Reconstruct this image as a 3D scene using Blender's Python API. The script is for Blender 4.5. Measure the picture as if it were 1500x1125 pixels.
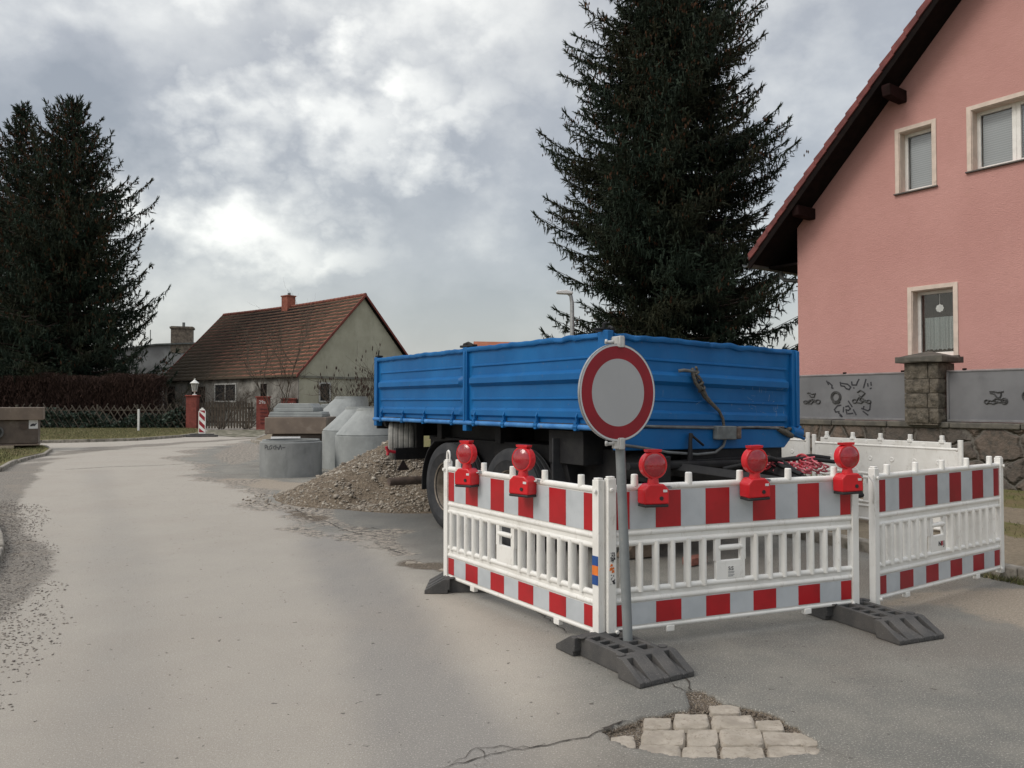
import bpy, bmesh, math, random
import numpy as np
from mathutils import Vector, Matrix, noise as mnoise
R = math.radians
random.seed(7); rng = np.random.default_rng(7)
for o in list(bpy.data.objects): bpy.data.objects.remove(o)
S = bpy.context.scene; COL = S.collection

# ---------------------------------------------------------------- camera
CAMH = 1.55; FPX = 1150.0; PITCH = math.atan(27.5/FPX)
cam = bpy.data.cameras.new("camera"); camo = bpy.data.objects.new("camera", cam); COL.objects.link(camo)
camo.location = (0, 0, CAMH); camo.rotation_euler = (math.pi/2+PITCH, 0, 0)
cam.sensor_fit = 'HORIZONTAL'; cam.sensor_width = 36; cam.lens = FPX/1500*36; cam.clip_start = .05; cam.clip_end = 2000
S.camera = camo

def ray(px, py):
    u = (px-750)/FPX; v = (562.5-py)/FPX
    return Vector((u, math.cos(PITCH)-v*math.sin(PITCH), math.sin(PITCH)+v*math.cos(PITCH)))
def G(px, py, z=0.0):
    d = ray(px, py); t = (z-CAMH)/d.z
    return Vector((d.x*t, d.y*t, z))
def AT(px, py, Y):
    d = ray(px, py); t = Y/d.y
    return Vector((d.x*t, Y, CAMH+d.z*t))
def PL(px, py, p0, n):
    d = ray(px, py); o = Vector((0, 0, CAMH)); t = (Vector(p0)-o).dot(Vector(n))/d.dot(Vector(n))
    return o+d*t

# ---------------------------------------------------------------- light
S.view_settings.view_transform = 'Standard'; S.view_settings.look = 'None'
S.view_settings.gamma = 1.0; S.view_settings.exposure = EXPOSURE = 0.0
SUN_EL, SUN_AZ = R(42), R(242)       # azimuth measured from +Y clockwise
w = bpy.data.worlds.new("World"); S.world = w; w.use_nodes = True
nt = w.node_tree; N = nt.nodes; L = nt.links; N.clear()
def nn(t, **k):
    n = N.new(t)
    for a, b in k.items(): setattr(n, a, b)
    return n
def vm(op, a, b=None):
    n = nn('ShaderNodeVectorMath', operation=op)
    for i, v in enumerate((a, b)):
        if v is None: continue
        if isinstance(v, (tuple, list, Vector)): n.inputs[i].default_value = tuple(v)
        elif isinstance(v, (int, float)): n.inputs['Scale'].default_value = v
        else: L.new(v, n.inputs[i])
    return n
def mt(op, a, b=None, clamp=False):
    n = nn('ShaderNodeMath', operation=op, use_clamp=clamp)
    for i, v in enumerate((a, b)):
        if v is None: continue
        if isinstance(v, (int, float)): n.inputs[i].default_value = v
        else: L.new(v, n.inputs[i])
    return n.outputs[0]
sky = nn('ShaderNodeTexSky', sky_type='NISHITA'); sky.sun_disc = False
sky.sun_elevation = SUN_EL; sky.sun_rotation = SUN_AZ; sky.air_density = 1.2; sky.dust_density = 3
bg1 = nn('ShaderNodeBackground'); L.new(sky.outputs[0], bg1.inputs[0]); bg1.inputs[1].default_value = 0.05
tc = nn('ShaderNodeTexCoord'); D = tc.outputs['Generated']
sep = nn('ShaderNodeSeparateXYZ'); L.new(D, sep.inputs[0]); dz = mt('MAXIMUM', sep.outputs[2], 0.0)
den = mt('ADD', dz, 0.22)
cmb = nn('ShaderNodeCombineXYZ'); L.new(mt('DIVIDE', sep.outputs[0], den), cmb.inputs[0]); L.new(mt('DIVIDE', sep.outputs[1], den), cmb.inputs[1])
def wnoise(scale, detail, rough, off):
    ad = vm('ADD', cmb.outputs[0], off)
    n = nn('ShaderNodeTexNoise'); n.inputs['Scale'].default_value = scale; n.inputs['Detail'].default_value = detail
    n.inputs['Roughness'].default_value = rough; L.new(ad.outputs[0], n.inputs['Vector']); return n
n1 = wnoise(1.15, 7, .52, (3.1, 1.7, 0))
st_ = vm('MULTIPLY', D, (7.5, 7.5, 10)); n2 = nn('ShaderNodeTexNoise'); n2.inputs['Scale'].default_value = 1.0; n2.inputs['Detail'].default_value = 6; n2.inputs['Roughness'].default_value = .55; L.new(st_.outputs[0], n2.inputs['Vector'])
st3 = vm('MULTIPLY', D, (2.6, 2.6, 4.5)); n3 = nn('ShaderNodeTexNoise'); n3.inputs['Scale'].default_value = 1.0; n3.inputs['Detail'].default_value = 3; L.new(st3.outputs[0], n3.inputs['Vector'])
# direction warped by noise, used for the thinner, brighter openings in the cloud deck
wrp = vm('SUBTRACT', n2.outputs['Color'], (.5, .5, .5)); wrp = vm('SCALE', wrp.outputs[0], 0.30)
wr2 = vm('SUBTRACT', n1.outputs['Color'], (.5, .5, .5)); wr2 = vm('SCALE', wr2.outputs[0], 0.05)
DW = vm('ADD', D, wrp.outputs[0]); DW = vm('ADD', DW.outputs[0], wr2.outputs[0])
bright = None
for (px, py, sx, sy, amp) in ((345, 205, .13, .07, .75), (455, 180, .15, .08, .95), (550, 125, .11, .08, .9), (640, 190, .12, .05, .6), (350, 330, .17, .065, .75), (450, 345, .12, .05, .6), (290, 345, .08, .05, .5),
                              (120, 40, .30, .12, .55), (560, -20, .35, .10, .5), (1200, 130, .22, .35, .22), (740, 60, .14, .10, .4), (250, 420, .3, .06, .25)):
    d = ray(px, py).normalized()
    s = vm('SUBTRACT', DW.outputs[0], d); s = vm('MULTIPLY', s.outputs[0], (1/sx, 1/sx, 1/sy))
    ln = vm('LENGTH', s.outputs[0]).outputs['Value']
    f = mt('SUBTRACT', 1.0, ln, True); f = mt('MULTIPLY', mt('POWER', f, .9), amp)
    bright = f if bright is None else mt('MAXIMUM', bright, f)
mr = nn('ShaderNodeMapRange'); mr.interpolation_type = 'SMOOTHSTEP'
L.new(n1.outputs['Fac'], mr.inputs[0]); mr.inputs[1].default_value = .36; mr.inputs[2].default_value = .66
det = mt('ADD', mt('MULTIPLY', mt('SUBTRACT', n2.outputs['Fac'], .5), 1.25), mt('MULTIPLY', mt('SUBTRACT', n3.outputs['Fac'], .5), .85))
base = mt('ADD', mt('MULTIPLY', mr.outputs[0], .14), det)
base = mt('ADD', mt('ADD', base, .20), mt('MULTIPLY', bright, .92), True)
rmp = nn('ShaderNodeValToRGB'); L.new(base, rmp.inputs[0])
E = rmp.color_ramp.elements
E[0].position = 0; E[0].color = (.28, .288, .305, 1); E[1].position = 1; E[1].color = (1.08, 1.07, 1.02, 1)
e = E.new(.35); e.color = (.405, .41, .425, 1)
e = E.new(.65); e.color = (.66, .66, .65, 1)
# flatter and paler towards the horizon
hz = nn('ShaderNodeMapRange'); L.new(sep.outputs[2], hz.inputs[0]); hz.inputs[1].default_value = 0; hz.inputs[2].default_value = .22; hz.inputs[3].default_value = .7; hz.inputs[4].default_value = 0
mx = nn('ShaderNodeMix', data_type='RGBA'); L.new(hz.outputs[0], mx.inputs[0]); L.new(rmp.outputs[0], mx.inputs[6]); mx.inputs[7].default_value = (.52, .54, .57, 1)
# an overcast sky is several times brighter overhead than near the horizon
el = nn('ShaderNodeMapRange'); el.interpolation_type = 'SMOOTHSTEP'; L.new(sep.outputs[2], el.inputs[0]); el.inputs[1].default_value = .48; el.inputs[2].default_value = .85; el.inputs[3].default_value = .92; el.inputs[4].default_value = 2.75
bg2 = nn('ShaderNodeBackground'); wm = nn('ShaderNodeMix', data_type='RGBA', blend_type='MULTIPLY'); wm.inputs[0].default_value = 1; L.new(mx.outputs[2], wm.inputs[6]); wm.inputs[7].default_value = (1.0, .985, .945, 1); L.new(wm.outputs[2], bg2.inputs[0]); L.new(el.outputs[0], bg2.inputs[1])
ads = nn('ShaderNodeAddShader'); L.new(bg1.outputs[0], ads.inputs[0]); L.new(bg2.outputs[0], ads.inputs[1])
out = nn('ShaderNodeOutputWorld'); L.new(ads.outputs[0], out.inputs[0])
sun = bpy.data.lights.new("sun", 'SUN'); suno = bpy.data.objects.new("sun", sun); COL.objects.link(suno)
sun.energy = 1.3; sun.angle = R(25); sun.color = (1, .96, .9)
sd = Vector((math.sin(SUN_AZ)*math.cos(SUN_EL), math.cos(SUN_AZ)*math.cos(SUN_EL), math.sin(SUN_EL)))
suno.rotation_euler = sd.to_track_quat('Z', 'Y').to_euler()

# ---------------------------------------------------------------- helpers
def tag(o, label=None, cat=None, group=None, kind=None):
    if label: o['label'] = label
    if cat: o['category'] = cat
    if group: o['group'] = group
    if kind: o['kind'] = kind
    return o
def empty(name, loc=(0, 0, 0), rz=0, label=None, cat=None, group=None):
    o = bpy.data.objects.new(name, None); COL.objects.link(o); o.location = loc; o.rotation_euler = (0, 0, rz); o.empty_display_size = .2
    return tag(o, label, cat, group)
def copy_tree(o, parent=None):
    c = o.copy(); COL.objects.link(c); c.parent = parent
    for ch in list(o.children): copy_tree(ch, c)
    return c
class MB:
    def __init__(s): s.v = []; s.f = []; s.m = []; s.mi = 0
    def add(s, vs, fs, M=None):
        b = len(s.v)
        for v in vs:
            v = Vector(v); s.v.append(tuple(M @ v if M else v))
        for f in fs: s.f.append([b+i for i in f]); s.m.append(s.mi)
        return s
    def box(s, x0, x1, y0, y1, z0, z1, M=None):
        return s.add([(x0,y0,z0),(x1,y0,z0),(x1,y1,z0),(x0,y1,z0),(x0,y0,z1),(x1,y0,z1),(x1,y1,z1),(x0,y1,z1)],
              [(0,3,2,1),(4,5,6,7),(0,1,5,4),(1,2,6,5),(2,3,7,6),(3,0,4,7)], M)
    def prism(s, poly, y0, y1, axis='y', M=None):
        n = len(poly)
        def mk(a, b, c):
            return {'y': (a, c, b), 'x': (c, a, b), 'z': (a, b, c)}[axis]
        vs = [mk(a, b, y0) for a, b in poly]+[mk(a, b, y1) for a, b in poly]
        fs = [tuple(range(n)), tuple(range(2*n-1, n-1, -1))]+[(i, n+i, n+(i+1) % n, (i+1) % n) for i in range(n)]
        return s.add(vs, fs, M)
    def tube(s, pts, r, n=8, cap=True, M=None, sy=1.0):
        pts = [Vector(p) for p in pts]; k = len(pts)
        rs = r if isinstance(r, (list, tuple)) else [r]*k
        up = Vector((0, 0, 1)); vs = []; fs = []
        d0 = (pts[1]-pts[0]).normalized()
        if abs(d0.dot(up)) > .95: up = Vector((1, 0, 0))
        side = d0.cross(up).normalized()
        for i, p in enumerate(pts):
            d = (pts[min(i+1, k-1)]-pts[max(i-1, 0)]).normalized()
            side = (side-d*side.dot(d)).normalized(); u2 = side.cross(d)
            for j in range(n):
                a = 2*math.pi*j/n; vs.append(p+side*math.cos(a)*rs[i]+u2*math.sin(a)*rs[i]*sy)
        for i in range(k-1):
            for j in range(n):
                a = i*n+j; b = i*n+(j+1) % n; fs.append((a, b, b+n, a+n))
        if cap: fs.append(tuple(range(n-1, -1, -1))); fs.append(tuple((k-1)*n+j for j in range(n)))
        return s.add(vs, fs, M)
    def lathe(s, prof, n=32, M=None, closed=False, a0=0, a1=2*math.pi):
        vs = []; fs = []; k = len(prof); full = abs(a1-a0-2*math.pi) < 1e-6; m = n if full else n+1
        for i in range(m):
            a = a0+(a1-a0)*i/n
            for r, z in prof: vs.append((r*math.cos(a), r*math.sin(a), z))
        for i in range(n):
            i2 = (i+1) % m
            for j in range(k-1 if not closed else k):
                j2 = (j+1) % k; fs.append((i*k+j, i2*k+j, i2*k+j2, i*k+j2))
        return s.add(vs, fs, M)
    def build(s, name, mat, parent=None, smooth=None, bevel=0, seg=2, loc=None, rz=None):
        me = bpy.data.meshes.new(name); me.from_pydata(s.v, [], s.f); 
        for m in (mat if isinstance(mat, (list, tuple)) else [mat]): me.materials.append(m)
        if isinstance(mat, (list, tuple)) and len(mat) > 1: me.polygons.foreach_set('material_index', s.m)
        bm = bmesh.new(); bm.from_mesh(me); bmesh.ops.recalc_face_normals(bm, faces=bm.faces); bm.to_mesh(me); bm.free()
        o = bpy.data.objects.new(name, me); COL.objects.link(o); o.parent = parent
        if smooth is not None:
            me.polygons.foreach_set('use_smooth', [True]*len(me.polygons))
            me.set_sharp_from_angle(angle=R(smooth))
        if bevel:
            b = o.modifiers.new('bevel', 'BEVEL'); b.width = bevel; b.segments = seg; b.limit_method = 'ANGLE'; b.angle_limit = R(40); b.harden_normals = False
            if smooth is None:
                me.polygons.foreach_set('use_smooth', [True]*len(me.polygons)); me.set_sharp_from_angle(angle=R(35))
        if loc is not None: o.location = loc
        if rz is not None: o.rotation_euler = (0, 0, rz)
        return o
def npmesh(name, V, F, mat, parent=None, attrs=None, smooth=False):
    me = bpy.data.meshes.new(name); V = np.asarray(V, np.float32); F = np.asarray(F, np.int32); k = F.shape[1]
    me.vertices.add(len(V)); me.vertices.foreach_set('co', V.ravel())
    me.loops.add(F.size); me.loops.foreach_set('vertex_index', F.ravel())
    me.polygons.add(len(F)); me.polygons.foreach_set('loop_start', np.arange(0, F.size, k, dtype=np.int32))
    me.update(calc_edges=True); me.validate()
    for m in (mat if isinstance(mat, (list, tuple)) else [mat]): me.materials.append(m)
    for an, (dom, arr) in (attrs or {}).items():
        a = me.attributes.new(an, 'FLOAT', dom); a.data.foreach_set('value', np.asarray(arr, np.float32))
    if smooth: me.polygons.foreach_set('use_smooth', [True]*len(me.polygons))
    o = bpy.data.objects.new(name, me); COL.objects.link(o); o.parent = parent; return o
def text_mesh(name, body, size, mat, parent, M, ext=.0015, align='CENTER'):
    c = bpy.data.curves.new(name, 'FONT'); c.body = body; c.size = size; c.extrude = ext; c.align_x = align; c.align_y = 'CENTER'
    t = bpy.data.objects.new(name+'_tmp', c); COL.objects.link(t); bpy.context.view_layer.update()
    me = bpy.data.meshes.new_from_object(t.evaluated_get(bpy.context.evaluated_depsgraph_get()))
    bpy.data.objects.remove(t); bpy.data.curves.remove(c); me.transform(M); me.name = name; me.materials.clear(); me.materials.append(mat)
    o = bpy.data.objects.new(name, me); COL.objects.link(o); o.parent = parent; return o

# ---------------------------------------------------------------- materials
def s2l(c): return tuple(((x/255)/12.92 if x/255 <= .04045 else ((x/255+.055)/1.055)**2.4) for x in c)
class MT:
    """small node builder"""
    def __init__(s, name):
        s.m = bpy.data.materials.new(name); s.m.use_nodes = True; s.t = s.m.node_tree; s.b = s.t.nodes['Principled BSDF']; s.N = s.t.nodes; s.L = s.t.links
        s.tc = s.N.new('ShaderNodeTexCoord').outputs['Object']
    def n(s, t, **k):
        n = s.N.new(t)
        for a, b in k.items(): setattr(n, a, b)
        return n
    def noise(s, scale, detail=5, rough=.55, vec=None, stretch=None, out='Fac'):
        n = s.n('ShaderNodeTexNoise'); n.inputs['Scale'].default_value = scale; n.inputs['Detail'].default_value = detail; n.inputs['Roughness'].default_value = rough
        v = vec or s.tc
        if stretch:
            mp = s.n('ShaderNodeMapping'); mp.inputs['Scale'].default_value = stretch; s.L.new(v, mp.inputs[0]); v = mp.outputs[0]
        s.L.new(v, n.inputs['Vector']); return n.outputs[out]
    def math(s, op, a, b=None, c=None, clamp=False):
        n = s.n('ShaderNodeMath', operation=op, use_clamp=clamp)
        for i, v in enumerate((a, b, c)):
            if v is None: continue
            if isinstance(v, (int, float)): n.inputs[i].default_value = v
            else: s.L.new(v, n.inputs[i])
        return n.outputs[0]
    def rng(s, v, a, b, c=0, d=1, smooth=True):
        n = s.n('ShaderNodeMapRange'); n.interpolation_type = 'SMOOTHSTEP' if smooth else 'LINEAR'; s.L.new(v, n.inputs[0])
        for i, x in enumerate((a, b, c, d)): n.inputs[i+1].default_value = x
        return n.outputs[0]
    def mix(s, f, a, b, mode='MIX'):
        n = s.n('ShaderNodeMix', data_type='RGBA', blend_type=mode)
        for i, v in ((0, f), (6, a), (7, b)):
            if isinstance(v, (int, float)): n.inputs[i].default_value = v
            elif isinstance(v, (tuple, list)): n.inputs[i].default_value = (*v[:3], 1)
            else: s.L.new(v, n.inputs[i])
        return n.outputs[2]
    def attr(s, name): n = s.n('ShaderNodeAttribute'); n.attribute_name = name; return n.outputs['Fac']
    def set(s, **k):
        for a, v in k.items():
            i = s.b.inputs[{'col': 'Base Color', 'rough': 'Roughness', 'metal': 'Metallic', 'spec': 'Specular IOR Level', 'coat': 'Coat Weight'}[a]]
            if isinstance(v, (int, float)): i.default_value = v
            elif isinstance(v, (tuple, list)): i.default_value = (*v[:3], 1)
            else: s.L.new(v, i)
        return s
    def bump(s, h, strength=.5, dist=.01):
        n = s.n('ShaderNodeBump'); n.inputs['Strength'].default_value = strength; n.inputs['Distance'].default_value = dist; s.L.new(h, n.inputs['Height']); s.L.new(n.outputs[0], s.b.inputs['Normal']); return s
def mat(name, c1, c2=None, scale=4, rough=.75, metal=0, bump=0, bscale=60, lo=.35, hi=.65, spec=.4, c3=None, s3=1.2, f3=(.55, .75), stretch=None, bd=.01):
    t = MT(name); c2 = c2 or tuple(x*.8 for x in c1)
    col = t.mix(t.rng(t.noise(scale, 6, .6, stretch=stretch), lo, hi), c2, c1)
    if c3: col = t.mix(t.rng(t.noise(s3, 8, .65, stretch=stretch), *f3), col, c3)
    t.set(col=col, rough=t.math('ADD', t.math('MULTIPLY', t.noise(scale*3), .15), rough-.07, clamp=True), metal=metal, spec=spec)
    if bump: t.bump(t.noise(bscale, 4), bump, bd)
    return t.m
# ================================================================ GROUND
def inside(P, poly):
    x, y = P[:, 0], P[:, 1]; c = np.zeros(len(P), bool); n = len(poly)
    for i in range(n):
        x1, y1 = poly[i]; x2, y2 = poly[(i+1) % n]
        if y1 == y2: continue
        t = ((y1 > y) != (y2 > y)) & (x < (x2-x1)*(y-y1)/(y2-y1)+x1); c ^= t
    return c
def dline(P, pts, closed=False):
    d = np.full(len(P), 1e9); n = len(pts)
    for i in range(n if closed else n-1):
        a = np.array(pts[i]); b = np.array(pts[(i+1) % n]); ab = b-a
        t = np.clip(((P-a)@ab)/(ab@ab), 0, 1); q = a+t[:, None]*ab; d = np.minimum(d, np.hypot(*(P-q).T))
    return d
def sdf(P, poly): return np.where(inside(P, poly), 1, -1)*dline(P, poly, True)
def sstep(x, a, b): t = np.clip((x-a)/(b-a), 0, 1); return t*t*(3-2*t)
def vnoise(P, s, seed=0):
    """cheap value noise in numpy"""
    q = P*s+seed*17.3; i = np.floor(q).astype(int); f = q-i; f = f*f*(3-2*f)
    h = lambda a, b: np.modf(np.abs(np.sin(a*127.1+b*311.7+seed)*43758.5453))[0]
    a = h(i[:, 0], i[:, 1]); b = h(i[:, 0]+1, i[:, 1]); c = h(i[:, 0], i[:, 1]+1); d = h(i[:, 0]+1, i[:, 1]+1)
    return (a*(1-f[:, 0])+b*f[:, 0])*(1-f[:, 1])+(c*(1-f[:, 0])+d*f[:, 0])*f[:, 1]-.5
def fbm(P, s, seed=0, o=4): return sum(vnoise(P, s*2**k, seed+k)/2**k for k in range(o))
def gp(*pts): return [tuple(G(x, y)[:2]) for x, y in pts]
def stones(name, P, size, m, z0=0.0, flat=.6, parent=None, seed=1, Z=None):
    r = np.random.default_rng(seed); n = len(P)
    T = np.array([(1,0,0),(0,1,0),(-1,0,0),(0,-1,0),(.1,.1,1),(.62,.62,.55),(-.6,.6,.45),(-.1,-.1,-1)], float)
    T = np.array([(1,.1,-.1),(.55,.85,.1),(-.4,.9,-.1),(-1,.1,.1),(-.5,-.85,-.1),(.5,-.9,.1),(.3,.25,.85),(-.4,-.2,.8),(0,0,-.8)])
    F = np.array([(0,1,6),(1,2,6),(2,7,6),(2,3,7),(3,4,7),(4,5,7),(5,6,7),(5,0,6),(1,0,8),(2,1,8),(3,2,8),(4,3,8),(5,4,8),(0,5,8)])
    sc = size[:, None, None]*r.uniform(.6, 1.25, (n, 1, 3)); sc[..., 2] *= flat
    V = T[None]*r.uniform(.75, 1.2, (n, len(T), 3))*sc
    a = r.uniform(0, 6.28, n); c, s_ = np.cos(a), np.sin(a); b = r.normal(0, .35, n); cb, sb = np.cos(b), np.sin(b)
    x = V[..., 0]; y = V[..., 1]; z = V[..., 2]
    y, z = y*cb[:, None]-z*sb[:, None], y*sb[:, None]+z*cb[:, None]
    V = np.stack([x*c[:, None]-y*s_[:, None], x*s_[:, None]+y*c[:, None], z], -1)
    V[..., 0] += P[:, 0:1]; V[..., 1] += P[:, 1:2]; V[..., 2] += (z0 if Z is None else Z[:, None])+size[:, None]*flat*.35
    FF = (F[None]+(np.arange(n)*len(T))[:, None, None]).reshape(-1, 3)
    tone = np.repeat(r.uniform(0, 1, n), len(F))
    return npmesh(name, V.reshape(-1, 3), FF, m, parent, {'tone': ('FACE', tone)})
def stone_mat(name, cols):
    t = MT(name); r = t.n('ShaderNodeValToRGB'); t.L.new(t.attr('tone'), r.inputs[0]); e = r.color_ramp.elements
    for i, c in enumerate(cols):
        if i < 2: e[i].position = i/(len(cols)-1); e[i].color = (*c, 1)
    for i, c in enumerate(cols[2:]): pass
    while len(e) > 1: e.remove(e[-1])
    e[0].position = 0; e[0].color = (*cols[0], 1)
    for i, c in enumerate(cols[1:]): q = e.new((i+1)/(len(cols)-1)); q.color = (*c, 1)
    t.set(col=t.mix(t.math('MULTIPLY', t.noise(60, 3), .5), r.outputs[0], (.12, .1, .085)), rough=.92, spec=.25); return t.m

# ---- base ground
t = MT('meadow'); t.set(col=t.mix(t.rng(t.noise(.6, 8, .65), .4, .6), (.085, .095, .03), (.16, .125, .07)), rough=.95, spec=.1); M_meadow = t.m
def grass_mix(t, g, dirt=(.2, .165, .12)):
    gr = t.mix(t.rng(t.noise(9, 6, .7), .35, .65), (.10, .115, .035), (.19, .16, .08))
    gr = t.mix(t.rng(t.noise(1.1, 5, .6), .45, .7), gr, (.17, .13, .075))
    dd = t.mix(t.rng(t.noise(35, 5, .7), .3, .7), tuple(x*.6 for x in dirt), dirt)
    dd = t.mix(t.rng(t.noise(3, 5, .7), .5, .75), dd, tuple(x*.7 for x in dirt))
    gg = t.math('ADD', g, t.math('MULTIPLY', t.math('SUBTRACT', t.noise(7, 6, .7), .5), 1.3))
    return t.mix(t.rng(gg, .4, .6), dd, gr)
xs = np.array([-400, -200, -100, -50, -20, 0, 20, 50, 100, 200, 400.]); ys = np.array([-60, -20, 0, 20, 50, 100, 200, 400, 700.])
XX, YY = np.meshgrid(xs, ys); V = np.stack([XX.ravel(), YY.ravel(), np.full(XX.size, -.06)], 1)
def gridf(nx, ny):
    i = np.arange(ny-1)[:, None]*nx+np.arange(nx-1)[None]; return np.stack([i, i+1, i+1+nx, i+nx], -1).reshape(-1, 4)
tag(npmesh('ground', V, gridf(len(xs), len(ys)), M_meadow), kind='structure')

# ---- road sheet (asphalt), with real potholes worn into it
HOLE = gp((882, 1069), (905, 1060), (935, 1051), (962, 1047), (985, 1041), (1008, 1038), (1015, 1026), (1004, 1012), (1022, 1010), (1043, 1017), (1058, 1028), (1085, 1033), (1118, 1040), (1148, 1052), (1172, 1066), (1190, 1080), (1204, 1097), (1196, 1105), (1160, 1106), (1110, 1109), (1055, 1109.5), (1000, 1107), (960, 1102), (925, 1093), (900, 1083))
HOLE2 = gp((584, 823), (605, 820), (632, 823), (652, 824), (690, 832), (700, 842), (660, 838), (630, 832), (600, 830))
HOLE3 = gp((416, 748), (436, 747), (455, 752), (482, 757), (470, 762), (446, 760), (430, 755))
GREY = gp((905, 1500), (830, 1125), (845, 1060), (860, 985), (815, 935), (745, 900), (690, 872), (600, 825), (520, 785), (440, 745), (380, 722), (300, 695), (272, 672), (285, 660), (340, 652), (400, 641), (520, 634), (800, 634), (2500, 634), (3000, 1500))
SAND = gp((300, 702), (340, 700), (385, 702), (430, 706), (520, 715), (640, 730), (640, 752), (560, 748), (500, 737), (440, 728), (370, 716))
SAND2 = gp((1262, 893), (1330, 862), (1500, 858), (1900, 900), (1900, 1030), (1560, 960), (1500, 925), (1440, 905), (1380, 888))
GRAV = gp((-2500, 1400), (-300, 1200), (-30, 1040), (35, 940), (66, 870), (62, 800), (38, 730), (52, 695), (95, 669), (150, 661), (250, 652), (400, 641), (400, 639), (250, 648.5), (140, 655), (80, 662), (40, 672), (0, 688), (-700, 720), (-3000, 900))
PATCH = gp((620, 738), (560, 744), (500, 742), (470, 748), (520, 770), (600, 795), (660, 820), (700, 800), (760, 800), (760, 745))
xs = np.concatenate([np.linspace(-60, -12, 60), np.arange(-11.8, -.3, .14), np.arange(-.3, .35, .07), np.arange(.35, 1.95, .014), np.arange(1.95, 3, .07), np.arange(3, 9, .2), np.linspace(9.3, 26, 12)])
ys = np.concatenate([np.arange(-3, 2.9, .3), np.arange(2.9, 3.22, .06), np.arange(3.22, 4.1, .014), np.arange(4.1, 5, .07), np.arange(5, 7.9, .09), np.arange(7.9, 20, .16), np.linspace(20.2, 52, 90)])
XX, YY = np.meshgrid(xs, ys); P = np.stack([XX.ravel(), YY.ravel()], 1)
jag = fbm(P, 14, 3)*.03+fbm(P, 45, 5, 2)*.012
h1 = sstep(sdf(P, HOLE)+jag, -.006, .016)
h2 = sstep(sdf(P, HOLE2)+fbm(P, 5, 9)*.09, -.02, .05); h3 = sstep(sdf(P, HOLE3)+fbm(P, 4, 8)*.12, -.02, .06)
hole = np.maximum(h1, np.maximum(h2, h3))
Z = -.030*h1-.022*h2-.02*h3+fbm(P, .35, 1, 3)*.0012*(1-hole)
rimhole = np.clip(1-np.abs(sdf(P, HOLE)+.02)/.05, 0, 1)*.5
wob = fbm(P, .5, 4)*.9+fbm(P, 2.2, 6)*.25
dist = np.hypot(P[:, 0], P[:, 1])
soft = .35+.02*dist
grey = sstep(sdf(P, GREY)+wob*.45, -soft, soft)
rag = sstep(sdf(P, GREY)+fbm(P, 1.1, 12)*.9, -.06, .06)
grey = np.where(P[:, 1] > 9.5, np.clip(rag*.8+grey*.2, 0, 1), grey)
sand = np.maximum(sstep(sdf(P, SAND)+wob*.7, -.3, .5), sstep(sdf(P, SAND2)+wob*.35, -.15, .35))
grav = sstep(sdf(P, GRAV)+wob*.35, -.12, .3)
TRK = gp((330, 668), (400, 705), (470, 770), (560, 890), (680, 1125), (860, 1500)); TRK2 = gp((140, 690), (170, 760), (190, 900), (150, 1125), (60, 1500)); TRK3 = gp((420, 690), (560, 790), (700, 930), (860, 1180))
track = np.clip(sstep(-dline(P, TRK)+wob*.25, -.55, -.05)*.9+sstep(-dline(P, TRK2)+wob*.2, -.4, -.0)*.25-sstep(-dline(P, TRK3)+wob*.2, -.5, -.0)*.35+.35, 0, 1)
edge = np.exp(-np.abs(sdf(P, GREY)+fbm(P, 1.1, 12)*.9+.1)/.45)*sstep(P[:, 1], 7, 10)*(.4+.9*(fbm(P, .9, 33)+.5))*(P[:, 0] < 0)
edge = np.maximum(edge, .9*sstep(sdf(P, gp((290, 668), (330, 652), (395, 648), (398, 672), (330, 690))), -.2, .8))
edge = np.maximum(edge, .85*np.exp(-dline(P, gp((478, 764), (540, 780), (590, 812)))/.22)); edge = np.maximum(edge, .8*sstep(sdf(P, gp((420, 742), (490, 745), (500, 765), (440, 768))), -.25, .25))
dark_patch = sstep(sdf(P, PATCH)+wob*.5, -.4, .6)  # mask for a darker patch of asphalt beside the trailer
V = np.column_stack([P, Z])
t = MT('asphalt')
aG, aS, aV, aH, aW = (t.attr(k) for k in ('grey', 'sand', 'gravel', 'hole', 'dark_patch'))
fine = t.noise(230, 3, .7); mid = t.noise(38, 4, .7); big = t.noise(.7, 6, .6); streak = t.noise(2.1, 6, .65)
fac_ = t.math('ADD', t.math('MULTIPLY', t.attr('track'), .85), t.math('MULTIPLY', t.math('SUBTRACT', streak, .5), .30), clamp=True)
dust = t.mix(fac_, (.462, .420, .358), (.265, .252, .234))
dust = t.mix(t.math('MULTIPLY', t.rng(big, .45, .65), .25), dust, (.335, .295, .25))
old = t.mix(t.rng(t.noise(1.6, 6, .65), .35, .65), (.185, .182, .165), (.245, .235, .205))
old = t.mix(t.rng(t.noise(.45, 4, .6), .45, .65), old, (.195, .178, .155))
gf = t.math('ADD', aG, t.math('MULTIPLY', t.math('SUBTRACT', t.noise(5, 6, .7), .5), .5))
c = t.mix(t.rng(gf, .05, .95, smooth=False), dust, old)
c = t.mix(t.math('MULTIPLY', aW, .55), c, (.10, .105, .105))
gv = t.math('ADD', aV, t.math('MULTIPLY', t.math('SUBTRACT', t.noise(6, 8, .75), .5), 1.1))
gc = t.mix(t.rng(t.noise(34, 6, .85), .40, .58), (.050, .045, .04), (.30, .27, .23))
gc = t.mix(t.math('MULTIPLY', t.rng(t.noise(1.8, 5, .6), .48, .66), .75), gc, (.24, .205, .165))
c = t.mix(t.math('MULTIPLY', t.rng(gv, .35, .75), .85), c, gc)
sv = t.math('ADD', aS, t.math('MULTIPLY', t.math('SUBTRACT', t.noise(9, 8, .75), .5), 1.0))
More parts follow.
